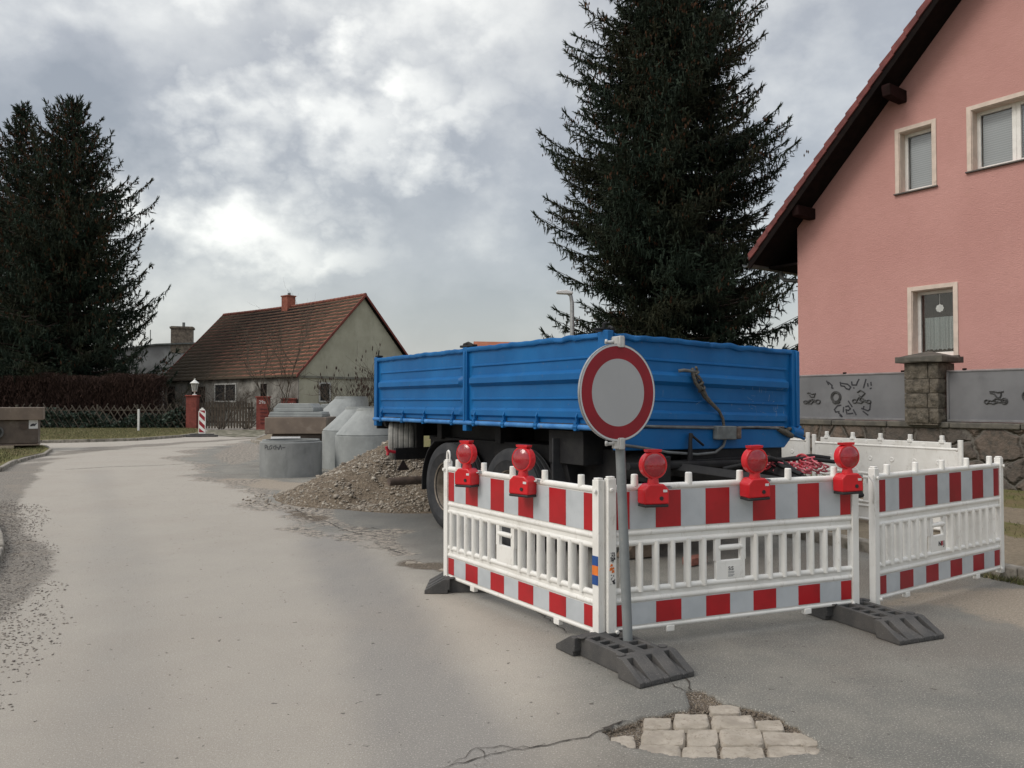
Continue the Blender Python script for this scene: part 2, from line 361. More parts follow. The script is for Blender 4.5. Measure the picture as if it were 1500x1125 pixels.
c = t.mix(t.math('MULTIPLY', t.rng(sv, .35, .8), .85), c, t.mix(t.rng(t.noise(50, 5, .7), .3, .7), (.25, .21, .16), (.42, .355, .28)))
ev = t.math('ADD', t.attr('edge'), t.math('MULTIPLY', t.math('SUBTRACT', t.noise(4, 7, .75), .5), 1.2))
ec = t.mix(t.rng(t.noise(13, 6, .8), .42, .56), (.055, .05, .045), (.40, .35, .29))
c = t.mix(t.math('MULTIPLY', t.rng(ev, .42, .62), .85), c, ec)
c = t.mix(t.rng(aH, .1, .6), c, t.mix(t.rng(t.noise(120, 4, .8), .4, .6), (.045, .035, .028), (.22, .175, .125)))
c = t.mix(t.math('MULTIPLY', t.rng(fine, .32, .50), 1.0), t.mix(.5, c, (.02, .02, .02)), c)
c = t.mix(t.math('MULTIPLY', t.rng(t.noise(105, 3, .7), .55, .66), .55), c, (.62, .58, .52))
c = t.mix(t.math('MULTIPLY', t.rng(t.noise(16, 3, .5), .69, .72), .75), c, (.09, .08, .07))
t.set(col=c, rough=.9, spec=.3)
t.bump(t.math('ADD', fine, t.math('MULTIPLY', mid, t.math('ADD', .6, t.math('MULTIPLY', aV, 2.5)))), .8, .008)
M_asph = t.m
tag(npmesh('road', V, gridf(len(xs), len(ys)), M_asph, None, {'grey': ('POINT', grey), 'sand': ('POINT', sand), 'gravel': ('POINT', grav), 'hole': ('POINT', hole), 'dark_patch': ('POINT', dark_patch), 'track': ('POINT', track), 'edge': ('POINT', np.clip(edge, 0, 1))}, smooth=True), kind='structure')

# ---- old setts showing in the pothole
t = MT('granite_sett'); cc = t.mix(t.rng(t.noise(9, 6, .6), .3, .7), (.30, .265, .215), (.41, .365, .305)); cc = t.mix(t.rng(t.noise(45, 6, .8), .50, .70), cc, (.20, .165, .13)); cc = t.mix(t.rng(t.noise(4, 5, .7), .5, .7), cc, (.27, .235, .195))
t.set(col=cc, rough=.85, spec=.3); t.bump(t.noise(60, 5), .35, .004); M_sett = t.m
mb = MB()
def sett(q, z=-.009, dz=.03):
    # q: four ground corners (near-left, near-right, far-right, far-left); a pillow-topped stone
    q = [Vector(a) for a in q]; c = sum(q, Vector((0, 0, 0)))/4; n = 15; vs = []; fs = []
    jit = [[random.uniform(-.004, .004) for _ in range(2)] for _ in range(n*n)]
    for j in range(n):
        for i in range(n):
            u = i/(n-1); v = j/(n-1); p = (q[0]*(1-u)+q[1]*u)*(1-v)+(q[3]*(1-u)+q[2]*u)*v
            e = min(min(u, 1-u), min(v, 1-v)); r = max(abs(2*u-1), abs(2*v-1)); corner = abs(2*u-1)*abs(2*v-1)
            p = c+(p-c)*(1.10-.17*corner**3+.09*mnoise.noise(p*11+Vector((3, 1, 2))))
            h = z-dz*(1-min(1, e/.04))**2-.0025*r**2+.006*mnoise.noise(p*14)+.003*mnoise.noise(p*45)
            if e > 0: p = p+Vector((jit[j*n+i][0], jit[j*n+i][1], 0))*(.3)
            vs.append((p.x, p.y, h))
    for j in range(n-1):
        for i in range(n-1): a = j*n+i; fs.append((a, a+1, a+1+n, a+n))
    mb.add(vs, fs)
def zq(x0, x1, y0, y1, sk=0):
    g = lambda x, y: G(880+x/4.41, 1000+y/4.41)
    return [g(x0+sk, y1), g(x1+sk, y1), g(x1-sk, y0), g(x0-sk, y0)]
for r_ in ((275, 458, 212, 284, -4), (470, 697, 184, 280, 6), (722, 995, 196, 282, 12), (1005, 1180, 226, 296, 14), (262, 545, 290, 386, -2), (556, 758, 286, 396, 2), (772, 1050, 280, 390, 12), (1050, 1290, 302, 388, 16),
           (60, 225, 330, 410, 6), (243, 518, 382, 476, -2), (527, 755, 398, 480, 4), (776, 1065, 397, 482, 12), (1078, 1330, 395, 482, 14), (700, 900, 130, 188, 6), (1190, 1330, 310, 385, 10), (1275, 1400, 322, 392, 18), (1325, 1440, 398, 470, 12)):
    sett(zq(*r_))
# little broken stones in the two smaller holes
for poly, k in ((HOLE2, 16), (HOLE3, 12)):
    xs_ = [p[0] for p in poly]; ys_ = [p[1] for p in poly]
    for _ in range(k):
        x = random.uniform(min(xs_), max(xs_)); y = random.uniform(min(ys_), max(ys_)); a = random.uniform(.05, .09)
        if inside(np.array([[x, y]]), poly)[0]: sett([(x, y, 0), (x+a*1.3, y, 0), (x+a*1.3, y+a, 0), (x, y+a, 0)], -.006, .02)
tag(mb.build('cobblestone_paving', M_sett, smooth=60), kind='structure')

# ---- cracks in the asphalt: thin dark crumbling seams
mb = MB()
def crack(pts, w, depth=2):
    g = [G(*p) for p in pts]; line = []
    for a, b in zip(g, g[1:]):
        k = max(2, int((b-a).length/.03)); nrm = Vector((-(b-a).y, (b-a).x, 0)).normalized()
        for i in range(k): line.append(a.lerp(b, i/k)+nrm*random.gauss(0, .009))
    line.append(g[-1]); vs = []; m = len(line)
    for i, p in enumerate(line):
        d = (line[min(i+1, m-1)]-line[max(i-1, 0)]).normalized(); nrm = Vector((-d.y, d.x, 0)); ww = w*random.uniform(.35, 1.3)*min(1, (m-1-i)/6+.15)
        vs += [p+nrm*ww+Vector((0, 0, .0045)), p-nrm*ww+Vector((0, 0, .0045))]
    mb.add(vs, [(2*i, 2*i+1, 2*i+3, 2*i+2) for i in range(m-1)])
crack([(888, 1070), (870, 1077), (840, 1083), (800, 1092), (765, 1098), (720, 1107), (680, 1118), (640, 1126)], .004)
crack([(800, 1092), (765, 1097), (735, 1094), (700, 1097), (680, 1110), (660, 1122)], .0022)
crack([(700, 1097), (706, 1108), (716, 1118), (700, 1126)], .002)
crack([(1204, 1097), (1225, 1104), (1240, 1112)], .002)
crack([(1004, 1012), (985, 1003), (965, 1000)], .006); crack([(1012, 1012), (1000, 990), (985, 970), (960, 955)], .006)
crack([(885, 1069), (900, 1062), (922, 1056)], .012)
crack([(590, 812), (575, 806), (560, 800)], .005); crack([(530, 784), (500, 775), (478, 764)], .006); crack([(478, 764), (455, 758), (430, 745)], .007)
crack([(700, 842), (725, 858), (760, 880), (800, 905), (835, 930)], .005)
crack([(530, 776), (545, 773), (556, 776)], .010)
crack([(60, 663), (130, 660), (250, 656), (340, 655)], .03)
crack([(95, 688), (160, 684), (230, 682), (300, 678)], .022)
tag(mb.build('road_cracks', mat('crack_dark', (.035, .03, .025), (.07, .06, .05), 40, .95)), kind='structure')

# ---- right verge behind the kerb
KP = [(9.6, -3.2), (6.2, 3.3), (4.42, 6.86), (3.42, 8.82), (.6, 13.3), (-3.2, 18.8), (-6.5, 24), (-10.2, 31), (-12.4, 41), (-12.6, 43.5)]
def resample(pts, step):
    o = []
    for a, b in zip(pts, pts[1:]):
        a = Vector((*a, 0)); b = Vector((*b, 0)); k = max(1, int((b-a).length/step))
        o += [a.lerp(b, i/k) for i in range(k)]
    o.append(Vector((*pts[-1], 0))); return o
KL = resample(KP, .25)
ds = np.concatenate([np.arange(0, 9, .18), np.linspace(9.2, 40, 14)])
V = []; ga = []
for i, p in enumerate(KL):
    d = (KL[min(i+1, len(KL)-1)]-KL[max(i-1, 0)]).normalized(); nr = Vector((d.y, -d.x, 0))
    nr = (nr*.25+Vector((.86, .51, 0))*.75).normalized()
    for q in ds:
        e = p+nr*float(q); V.append((e.x, e.y, .10+.02*mnoise.noise(e*.8)+(.0 if q > .2 else 0)))
        g = 0
        if q > 1.5: g = min(1, (q-1.5)/.3)
        if 2.6 < q < 4.0: g = 0.05
        elif q >= 4.0: g = .85
        ga.append(g)
t = MT('verge_soil'); c = grass_mix(t, t.attr('grass'), (.27, .225, .165)); t.set(col=c, rough=.95, spec=.15); t.bump(t.noise(60, 6, .75), .8, .015); M_verge = t.m
F = gridf(len(ds), len(KL))
tag(npmesh('verge', V, F, M_verge, None, {'grass': ('POINT', ga)}, smooth=True), kind='structure')
VERGE = (np.array(V), np.array(ga))
M_kerb = mat('kerb_stone', (.34, .31, .265), (.17, .155, .13), 7, .9, bump=.5, bscale=30, c3=(.09, .09, .06), s3=3)
def kerb(name, pts, h=.12, wd=.14, step=.8, side=1, skip=None):
    mb = MB(); line = resample(pts, step)
    for i, (a, b) in enumerate(zip(line, line[1:])):
        d = (b-a); ln = d.length; an = math.atan2(d.y, d.x); dh = random.uniform(-.015, .008)
        M = Matrix.Translation(a+Vector((random.uniform(-.012, .012), random.uniform(-.012, .012), 0)))@Matrix.Rotation(an+random.uniform(-.015, .015), 4, 'Z')
        mb.box(.008, ln-.008, -wd/2, wd/2, -.05, h+dh, M)
    return tag(mb.build(name, M_kerb, bevel=.018, seg=2), kind='structure')
kerb('kerb', KP, .125, .15, 1.0)

# ---- left verges with kerbs, far green strip, footway
M_green = None
t = MT('lawn'); c = grass_mix(t, t.math('ADD', t.attr('grass'), 0), (.23, .19, .13)); t.set(col=c, rough=.95, spec=.1); t.bump(t.noise(70, 5, .75), .8, .02); M_lawn = t.m
def patch(name, poly, z, m, res=.3, g=.8):
    """flat ground patch with a fine grid clipped to the polygon by triangulation"""
    mb = bmesh.new(); vs = [mb.verts.new((x, y, z)) for x, y in poly]; f = mb.faces.new(vs)
    bmesh.ops.triangulate(mb, faces=mb.faces[:]); 
    me = bpy.data.meshes.new(name); mb.to_mesh(me); mb.free(); me.materials.append(m)
    a = me.attributes.new('grass', 'FLOAT', 'POINT'); a.data.foreach_set('value', [g]*len(me.vertices))
    for p in me.polygons:
        if p.normal.z < 0: p.flip()
    o = bpy.data.objects.new(name, me); COL.objects.link(o); return tag(o, kind='structure')
LV = gp((-700, 700), (0, 690), (14, 682), (34, 674), (64, 667), (72, 661), (64, 656), (-40, 657), (-700, 665))
patch('verge', LV, .09, M_lawn); kerb('kerb', gp((-500, 720), (-150, 706), (0, 691), (14, 683), (34, 675), (66, 667.5), (74, 661), (66, 656), (0, 656.5)), .10, .10, .9)
LV2 = gp((-900, 700), (-300, 735), (-22, 762), (-9, 775), (-4, 795), (-4, 812), (-9, 830), (-30, 860), (-400, 1000), (-1500, 1100))
patch('verge', LV2, .09, M_lawn, g=.5); kerb('kerb', gp((-120, 748), (-50, 756), (-20, 762), (-9, 773), (-3, 793), (-3, 812), (-9, 830), (-26, 852), (-75, 900)), .09, .08, .45)
FAR = [(-45, 32.5), (-23, 31.3), (-17, 32.6), (-14.6, 36.5), (-14.8, 44.6), (-45, 44.6)]
FAR = gp((-500, 650), (0, 649), (60, 648.5), (200, 645), (290, 638), (300, 632), (286, 629.5))+[(-18, 45), (-45, 45)]
patch('grass_strip', FAR, .10, M_lawn, g=.62)
kerb('kerb', gp((-400, 650), (0, 650), (60, 649.3), (130, 647.8), (200, 645.6), (262, 641), (292, 637)), .11, .12, 1.0)
# cobbled driveway in front of the gate
t = MT('cobbled_drive'); v = t.n('ShaderNodeTexVoronoi'); v.inputs['Scale'].default_value = 3.2; t.L.new(t.tc, v.inputs['Vector'])
c = t.mix(t.rng(v.outputs['Distance'], .25, .55), t.mix(t.rng(t.noise(2, 4), .4, .6), (.36, .32, .26), (.27, .25, .2)), (.10, .095, .06)); t.set(col=c, rough=.9); t.bump(v.outputs['Distance'], .8, -.03)
patch('driveway', gp((292, 636.5), (305, 630.5), (420, 629.5), (432, 634), (400, 640), (345, 640.5)), .02, t.m)

# ---- loose stones
M_chip = stone_mat('dark_chippings', [(.12, .11, .10), (.19, .17, .15), (.29, .26, .225), (.15, .14, .125), (.40, .36, .31), (.22, .20, .17)])
r = np.random.default_rng(5)
P = np.column_stack([r.uniform(-8, 0, 170000), r.uniform(2.6, 15, 170000)]); d = sdf(P, GRAV)+fbm(P, .8, 3)*.5
keep = (d > -.02) & (r.uniform(0, 1, len(P)) < np.clip(.12+d*1.1, .03, .8)) & (sdf(P, LV2) < -.06) & (sdf(P, LV) < 0)
P = P[keep]; P = P[np.abs(P[:, 0]/P[:, 1]) < .72]
tag(stones('loose_chippings', P, r.uniform(.003, .009, len(P))*(1+.04*P[:, 1]), M_chip, 0), 'dark loose chippings along the left edge of the road', 'gravel', kind='stuff')
P = np.column_stack([r.uniform(-7.5, 7, 9000), r.uniform(2.7, 16, 9000)]); s_ = r.uniform(.0015, .0048, len(P))*(1+.04*P[:, 1])
k = (sdf(P, HOLE) < 0) & ((P[:, 0]-4.42)*.89+(P[:, 1]-6.86)*.45 < -.1) & (r.uniform(0, 1, len(P)) < .35+.6*(sdf(P, SAND2) > -.3))
tag(stones('road_grit', P[k], s_[k], M_chip, 0, seed=3), 'scattered grit lying on the asphalt', 'gravel', kind='stuff')
P = np.column_stack([r.uniform(.4, 1.9, 14000), r.uniform(3.2, 4.1, 14000)]); d = sdf(P, HOLE)
k = ((d > -.012) & (d < .05) & (P[:, 1] > 3.35)) | (sdf(P, gp((1004, 1012), (1022, 1010), (1060, 1030), (1030, 1040), (1012, 1038))) > 0) | ((d > -.004) & (d < .012)); k &= (fbm(P, 6, 2) > -.25)
P = P[k]; P = P[r.uniform(0, 1, len(P)) < .75]
tag(stones('pothole_rubble', P, r.uniform(.0025, .009, len(P)), stone_mat('pothole_grit', [(.05, .04, .035), (.19, .15, .11), (.1, .085, .07), (.3, .25, .19)]), -.022, seed=4), 'crumbled asphalt and grit round the edge of the pothole', 'rubble', kind='stuff')

# ---- grass blades
def blades(name, P, z, h, m, label, seed=1):
    r = np.random.default_rng(seed); n = len(P); a = r.uniform(0, 6.28, n); hh = h*r.uniform(.4, 1.2, n); w_ = hh*.12; ln = r.normal(0, .5, (n, 2))*hh[:, None]
    dx = np.cos(a)*w_; dy = np.sin(a)*w_
    V = np.stack([np.column_stack([P[:, 0]-dx, P[:, 1]-dy, z+0*dx]), np.column_stack([P[:, 0]+dx, P[:, 1]+dy, z+0*dx]), np.column_stack([P+ln, z+hh])], 1).reshape(-1, 3)
    o = npmesh(name, V, np.arange(3*n).reshape(-1, 3), m, None, {'tone': ('FACE', r.uniform(0, 1, n))}); return tag(o, label, 'grass', kind='stuff')
M_blade = stone_mat('grass_blade', [(.05, .065, .018), (.10, .12, .035), (.17, .15, .07), (.08, .10, .03), (.22, .18, .1)])
Vv, gg = VERGE; k = (gg > .3) & (Vv[:, 1] < 22) & (Vv[:, 0] > 1); idx = r.choice(np.where(k)[0], 26000); P = Vv[idx][:, :2]+r.normal(0, .12, (26000, 2))
blades('grass', P, .10, .05, M_blade, 'short patchy grass below the stone wall')
x0 = [p[0] for p in FAR]; P = np.column_stack([r.uniform(-32, -14, 40000), r.uniform(31, 45, 40000)]); P = P[sdf(P, FAR) > .2]
blades('grass', P, .10, .07, M_blade, 'tufty lawn strip in front of the lattice fence', 2)
P = np.column_stack([r.uniform(-20, -12, 22000), r.uniform(15, 28, 22000)]); P = P[sdf(P, LV) > .1]
blades('grass', P, .09, .07, M_blade, 'green grass around the brown chamber on the left verge', 3)
P = np.array([[*(Vector((4.42, 6.86, 0))+Vector((-.45, .89, 0))*random.uniform(-1.5, 1.2)+Vector((-.89, -.45, 0))*random.uniform(.06, .16))[:2]] for _ in range(1500)])
blades('grass', P, .0, .06, M_blade, 'weeds growing along the foot of the right kerb', 4)
# ================================================================ BARRIERS, LAMPS, SIGN
t = MT('white_plastic'); c = t.mix(t.rng(t.noise(3, 6, .6), .4, .7), (.80, .79, .75), (.70, .685, .64)); c = t.mix(t.math('MULTIPLY', t.rng(t.noise(22, 6, .8, stretch=(1, 1, .35)), .54, .74), .55), c, (.36, .32, .26))
t.set(col=c, rough=.42, spec=.45); t.bump(t.noise(40, 3), .06, .003); M_wp = t.m
def sheeting(name, c1, c2):
    t = MT(name); c = t.mix(t.rng(t.noise(5, 5, .6), .35, .7), c1, c2); c = t.mix(t.math('MULTIPLY', t.rng(t.noise(18, 7, .8, stretch=(1, 1, .5)), .58, .74), .5), c, tuple(x*.5 for x in c1))
    v = t.n('ShaderNodeTexVoronoi'); v.inputs['Scale'].default_value = 250; t.L.new(t.tc, v.inputs['Vector'])
    t.set(col=c, rough=.35, spec=.5); t.bump(v.outputs['Distance'], .08, .002); return t.m
M_red = sheeting('red_sheeting', (.42, .010, .016), (.34, .010, .014)); M_redd = sheeting('faded_red_sheeting', (.30, .010, .022), (.24, .009, .018)); M_wh = sheeting('reflective_sheeting', (.50, .53, .55), (.43, .46, .48))
M_lamp = mat('red_plastic', (.60, .010, .018), (.50, .009, .014), 8, .3, spec=.5)
M_blk = mat('black_plastic', (.02, .02, .02), (.03, .03, .03), 8, .5)
M_steel = mat('galvanised', (.42, .43, .43), (.30, .31, .31), 14, .45, metal=.6)
t = MT('red_lens'); vv = t.n('ShaderNodeTexVoronoi'); vv.inputs['Scale'].default_value = 90; t.L.new(t.tc, vv.inputs['Vector'])
t.set(col=t.mix(t.rng(t.noise(6, 2), .4, .6), (.34, .006, .016), (.20, .004, .010)), rough=.12, spec=.6, coat=.8); t.bump(vv.outputs['Distance'], .25, .004); M_lens = t.m
M_blue = mat('sticker_blue', (.015, .06, .22), (.02, .08, .27), 20, .4); M_or = mat('sticker_orange', (.75, .20, .03), (.65, .16, .03), 20, .4); M_ink = mat('print_black', (.02, .02, .025), (.05, .05, .06), 30, .6); M_stk = mat('sticker_white', (.68, .68, .68), (.6, .6, .6), 10, .4)

BL = 2.0
def make_barrier(name, label, red, group=None, loop=False):
    root = empty(name, (0, 0, 0), 0, label, 'barrier', group)
    f = MB()
    # end posts
    for x in (.028, BL-.028):
        f.prism([(-.030, -.026), (.030, -.026), (.030, .026), (-.030, .026)], 0.0, 1.0, 'z', Matrix.Translation((x, 0, 0)))
        f.box(x-.024, x+.024, -.02, .02, 1.0, 1.012)
    X0, X1 = .058, BL-.058
    def rail(z, r, y=0): f.tube([(X0-.02, y, z), (X1+.02, y, z)], r, 12)
    rail(.935, .022)                                   # top rail
    f.box(X0, X1, -.010, .010, .655, .925)             # board
    rail(.645, .020); rail(.583, .020); f.box(X0, X1, -.008, .008, .583, .645)
    rail(.285, .020); rail(.225, .020); f.box(X0, X1, -.008, .008, .225, .285)
    f.box(X0, X1, -.010, .010, .055, .225); rail(.045, .016)
    for x in (.45, 1.55): f.box(x-.03, x+.03, -.018, .018, .0, .04)
    def slat(x, w=.033): f.tube([(x, 0, .275), (x, 0, .59)], w, 12, False, sy=.62); 
    for i in range(6): slat(.115+i*.118)
    for i in range(7): slat(1.115+i*.118)
    f.box(.80, 1.03, -.014, .014, .275, .425)
    for x in (.815, 1.015): f.box(x-.022, x+.022, -.014, .014, .42, .585)
    f.tube([(.82, -.002, .508), (1.01, -.002, .508)], .019, 12)
    for i in range(5): 
        x = .2+.4*i; f.tube([(x, 0, .94), (x, 0, 1.02)], [.024, .022], 12)
    if loop: f.tube([(.012, 0, .99), (.012, 0, 1.05), (.02, 0, 1.075), (.035, 0, 1.085), (.05, 0, 1.075), (.058, 0, 1.05), (.058, 0, .99)], .009, 8)
    for (x, sgn) in ((.02, 1), (BL-.02, -1)): f.tube([(x, -.03, .93), (x, -.045, .93)], .014, 8); f.tube([(x+.04*sgn, -.02, .04), (x+.04*sgn, -.038, .04)], .014, 8)
    f.build('frame', M_wp, root, bevel=.006, seg=2)
    # reflective sheeting, one sheet per band
    for (z0, z1) in ((.672, .912), (.068, .205)):
        s = MB(); s.mi = 1; s.box(X0+.005, X1-.005, -.0135, -.0105, z0, z1); s.mi = 0
        wd = (X1-X0-.01)/10; edges = [X0+.005]
        e = [0, .5]+[.5+k for k in range(1, 10)]+[10]
        for k in range(0, len(e)-1, 2): s.box(X0+.005+e[k]*wd+.001, X0+.005+e[k+1]*wd-.001, -.0155, -.0136, z0+.002, z1-.002)
        s.build('striped_sheeting', [red, M_wh], root)
    return root
b_left = make_barrier('barrier', 'striped barrier left of the sign pole, carrying two red lamps', M_red, 'red and white striped barriers', loop=True)
b_mid = make_barrier('barrier', 'middle striped barrier right behind the sign pole, carrying three red lamps', M_red, 'red and white striped barriers')
b_right = make_barrier('barrier', 'rightmost striped barrier with darker red stripes and no lamps, ending at the kerb', M_redd, 'red and white striped barriers')
for b, loc, rz in ((b_left, (-.550, 6.60, .065), -56.3), (b_mid, (.592, 4.95, .075), 21.6), (b_right, (2.64, 5.78, .07), 34.5)):
    b.location = loc; b.rotation_euler = (0, 0, R(rz))
b_mid.scale = (1.02, 1, 1)
# clamps & links
def wire_loop(name, parent, x, z): 
    m = MB(); m.tube([(x, -.03, z), (x+.01, -.06, z-.05), (x+.03, -.05, z-.16), (x+.055, -.03, z-.2), (x+.075, -.02, z-.15), (x+.07, -.02, z)], .006, 6); return m.build(name, M_wp, parent, smooth=60)
wire_loop('hook', b_right, -.085, .95)
# stickers wrapped on the posts
def sticker(parent, x0, x1, z0, z1, m, y=-.0325, name='sticker'):
    s = MB(); s.box(x0, x1, y, y+.0018, z0, z1); return s.build(name, m, parent)
for (z0, z1, m) in ((.465, .525, M_blue), (.405, .465, M_or), (.345, .405, M_blue)): sticker(b_left, BL-.056, BL+.0, z0, z1, m, -.0295)
s = MB()
for k in range(46):
    z = random.choice([random.uniform(.47, .53), random.uniform(.34, .40)]); x = random.uniform(.012, .045); s.box(x, x+random.uniform(.002, .006), -.0285, -.0262, z, z+random.uniform(.003, .012))
s.build('worn_print', M_ink, b_mid); s = MB()
for (x, z, a) in ((.008, .425, .022), (.022, .41, .02), (.012, .45, .018), (.026, .432, .015)): s.prism([(x, z), (x+a, z+.004), (x+a*.8, z+a), (x+.003, z+a*.8)], -.0285, -.0262, 'y')
s.build('sticker', M_or, b_mid)
RX = Matrix.Rotation(math.pi/2, 4, 'X')
sticker(b_mid, .885, .95, .305, .385, M_wp, -.0165)
text_mesh('lettering', 'S:S', .036, M_ink, b_mid, Matrix.Translation((.912, -.018, .368))@RX)
s = MB()
for z, q in ((.345, .05), (.337, .045), (.325, .05), (.317, .04)): s.box(.89, .89+q, -.0185, -.0166, z, z+.0035)
s.build('small_print', mat('print_grey', (.3, .3, .3)), b_mid)
text_mesh('lettering', 'N', .055, M_ink, b_right, Matrix.Translation((.930, -.016, .355))@RX); text_mesh('lettering', '8', .055, mat('print_red', (.45, .03, .05)), b_right, Matrix.Translation((.963, -.0165, .355))@RX); text_mesh('lettering', 'J', .055, M_ink, b_right, Matrix.Translation((.992, -.016, .355))@RX)

# ---- warning lamps
def make_lamp():
    root = empty('warning_lamp', (0, 0, 0), 0, 'red lamp', 'warning lamp', 'red warning lamps on the barriers')
    m = MB()   # base housing: origin at the base's bottom centre
    m.prism([(-.085, .012), (.085, .012), (.085, .105), (.05, .14), (-.05, .14), (-.085, .105)], -.055, .055, 'y')
    m.build('housing', M_lamp, root, bevel=.010, seg=3)
    m = MB(); m.box(-.083, .083, -.053, .053, -.006, .0125); m.build('battery_lid', M_blk, root, bevel=.006)
    m = MB(); m.tube([(0, 0, .138), (0, 0, .175)], [.038, .032], 20); m.build('neck', M_lamp, root, smooth=40)
    My = Matrix.Translation((0, 0, .255))@Matrix.Rotation(math.pi/2, 4, 'X')
    m = MB(); m.lathe([(0, .030), (.082, .030), (.087, .024), (.087, -.024), (.082, -.030), (0, -.030)], 40, My)
    m.prism([(-.045, .338), (.045, .338), (.05, .355), (-.05, .355)], -.03, .03, 'y'); m.build('lens_ring', M_lamp, root, smooth=35)
    for sg in (1, -1):
        m = MB(); m.lathe([(0, sg*.050), (.03, sg*.048), (.055, sg*.040), (.068, sg*.034), (.073, sg*.0305)], 36, My); m.build('lens', M_lens, root, smooth=60)
    m = MB(); m.tube([(.03, -.055, .05), (.03, -.060, .05)], .013, 14); m.build('key_switch', M_blk, root, smooth=40)
    m = MB(); m.box(.042, .070, -.0575, -.0555, .088, .104); m.build('sticker', M_stk, root)
    m = MB(); m.tube([(.06, .02, .10), (.115, .03, .11), (.145, .03, .11)], .007, 8); m.tube([(.118, .03, .10), (.118, .03, .12)], .018, 6); m.build('bracket', M_steel, root, smooth=40)
    return root
lamp0 = make_lamp(); first = True
def on_panel(b, px):
    c, s_ = math.cos(b.rotation_euler.z), math.sin(b.rotation_euler.z); d = Vector((c, s_)); o = b.location; k = (px-750)/FPX
    u = (k*o.y-o.x)/(d.x-k*d.y); return u
for b, px, zoff, yaw, lab in ((b_left, 697, 0, -16, 'farthest left red lamp, near the far post of the left striped barrier'), (b_left, 779, 0, -4, 'second red lamp from the left, midway along the left striped barrier'), (b_mid, 945, -.01, -6, 'red lamp beside the sign pole at the near end of the middle barrier'), (b_mid, 1092, 0, -4, 'red lamp at the centre of the middle striped barrier'), (b_mid, 1227, .004, -8, 'rightmost red lamp, at the far end of the middle striped barrier')):
    o = lamp0 if first else copy_tree(lamp0); first = False
    u = on_panel(b, px+1); d = Vector((math.cos(b.rotation_euler.z), math.sin(b.rotation_euler.z), 0)); nr = Vector((d.y, -d.x, 0))
    o.location = b.location+d*u+nr*.084+Vector((0, 0, .835+zoff)); o.rotation_euler = (R(random.uniform(-2, 2)), R(random.uniform(-2, 2)), b.rotation_euler.z+R(yaw if b is b_mid else 18)); o['label'] = lab

# ---- recycled-rubber foot plates
t = MT('recycled_rubber'); c = t.mix(t.rng(t.noise(5, 6, .65), .35, .7), (.055, .055, .055), (.095, .09, .085)); c = t.mix(t.rng(t.noise(140, 3, .7), .58, .7), c, (.17, .16, .15)); t.set(col=c, rough=.8, spec=.35); t.bump(t.noise(160, 4), .3, .002); M_rub = t.m
def make_foot(label):
    L_, W, H = .82, .40, .115; m = MB()
    def ramp(s):      # s=+1/-1 along x
        x0, x1 = s*.22, s*L_/2; xt = s*(L_/2-.155)
        P = [(x0, 0), (x1, 0), (x1, .028), (xt, H), (x0, H)]; P2 = [(x0, 0), (x1, 0), (x1, .026), (xt, H*.62), (x0, H*.62)]
        segs = [(-.20, -.162, 1), (-.162, -.118, 0), (-.118, -.025, 1), (-.025, .02, 0), (.02, .108, 1), (.108, .15, 0), (.15, .20, 1)]
        for a, b, hi in segs: m.prism(P if hi else P2, a+.0006, b-.0006, 'y')
        xe = sorted((xt-s*.002, xt-s*.05)); m.box(xe[0], xe[1], -.199, .199, .03, H-.0005)
    ramp(1); ramp(-1)
    h = H-.001
    # waist with rectangular post sockets: built as bars round the openings
    for a, b in ((-.15, -.115), (-.03, .03), (.115, .15)): m.box(-.222, .222, a, b, .0, h)
    for a, b in ((-.222, -.17), (-.10, -.075), (-.015, .015), (.075, .10), (.17, .222)): m.box(a, b, -.116, .116, .0, h-.002)
    m.box(-.2, .2, -.14, .14, .0, .02)
    for sx in (1, -1):
        for sy in (1, -1): m.tube([(sx*.19, sy*.155 if sx else 0, h), (sx*.19, sy*.155, h+.008)], .028, 14)
    o = empty('ballast_block', (0, 0, 0), 0, label, 'ballast block', 'dark rubber ballast blocks under the barriers'); m.build('foot_plate', M_rub, o, bevel=.005, seg=2); return o
f1 = make_foot('dark rubber foot plate that holds the sign pole, beside the cobbled pothole'); f2 = copy_tree(f1); f2['label'] = 'dark rubber foot plate under the joint of the middle and right barriers'; f3 = copy_tree(f1); f3['label'] = 'dark rubber foot plate under the far end of the left barrier'
for o, (cx, cy), an in ((f1, (.655, 4.74), -59.5), (f2, (2.50, 5.50), -67.5), (f3, (-.30, 6.60), 0)): o.location = (cx, cy, .002); o.rotation_euler = (0, 0, R(an))

# ---- no-entry-for-vehicles sign
sg = empty('road_sign', (0, 0, 0), 0, 'round red bordered white traffic sign on a grey pole in front of the blue trailer', 'road sign')
pb = G(918, 940, .10); pb = Vector((.705, 4.80, .06)); top = AT(902, 497, 4.83)
M_pole = mat('pole_grey', (.26, .28, .285), (.19, .205, .21), 3, .5, metal=.35, c3=(.28, .28, .27), s3=20)
m = MB(); m.tube([pb, top], .030, 20); m.tube([top, top+Vector((0, 0, .004))], .031, 20); m.build('pole', M_pole, sg, smooth=40)
ctr = AT(905.5, 575, 4.76); nrm = Vector((.535, -.84, .0)).normalized()
Ms = Matrix.Translation(ctr)@Matrix.Rotation(math.atan2(nrm.y, nrm.x)+math.pi/2, 4, 'Z')@Matrix.Rotation(math.pi/2, 4, 'X')
m = MB(); RR = .297; m.lathe([(0, 0), (RR-.002, 0), (RR, .003), (RR, -.014), (RR-.004, -.014), (RR-.004, -.003), (0, -.003)], 72, Ms); m.build('sign_plate', M_steel, sg, smooth=30)
m = MB(); m.lathe([(.0, .0032), (RR-.003, .0032), (RR-.003, .0036), (0, .0036)], 72, Ms); m.build('white_rim', mat('rim_white', (.55, .56, .57), (.5, .51, .52), 5, .45), sg)
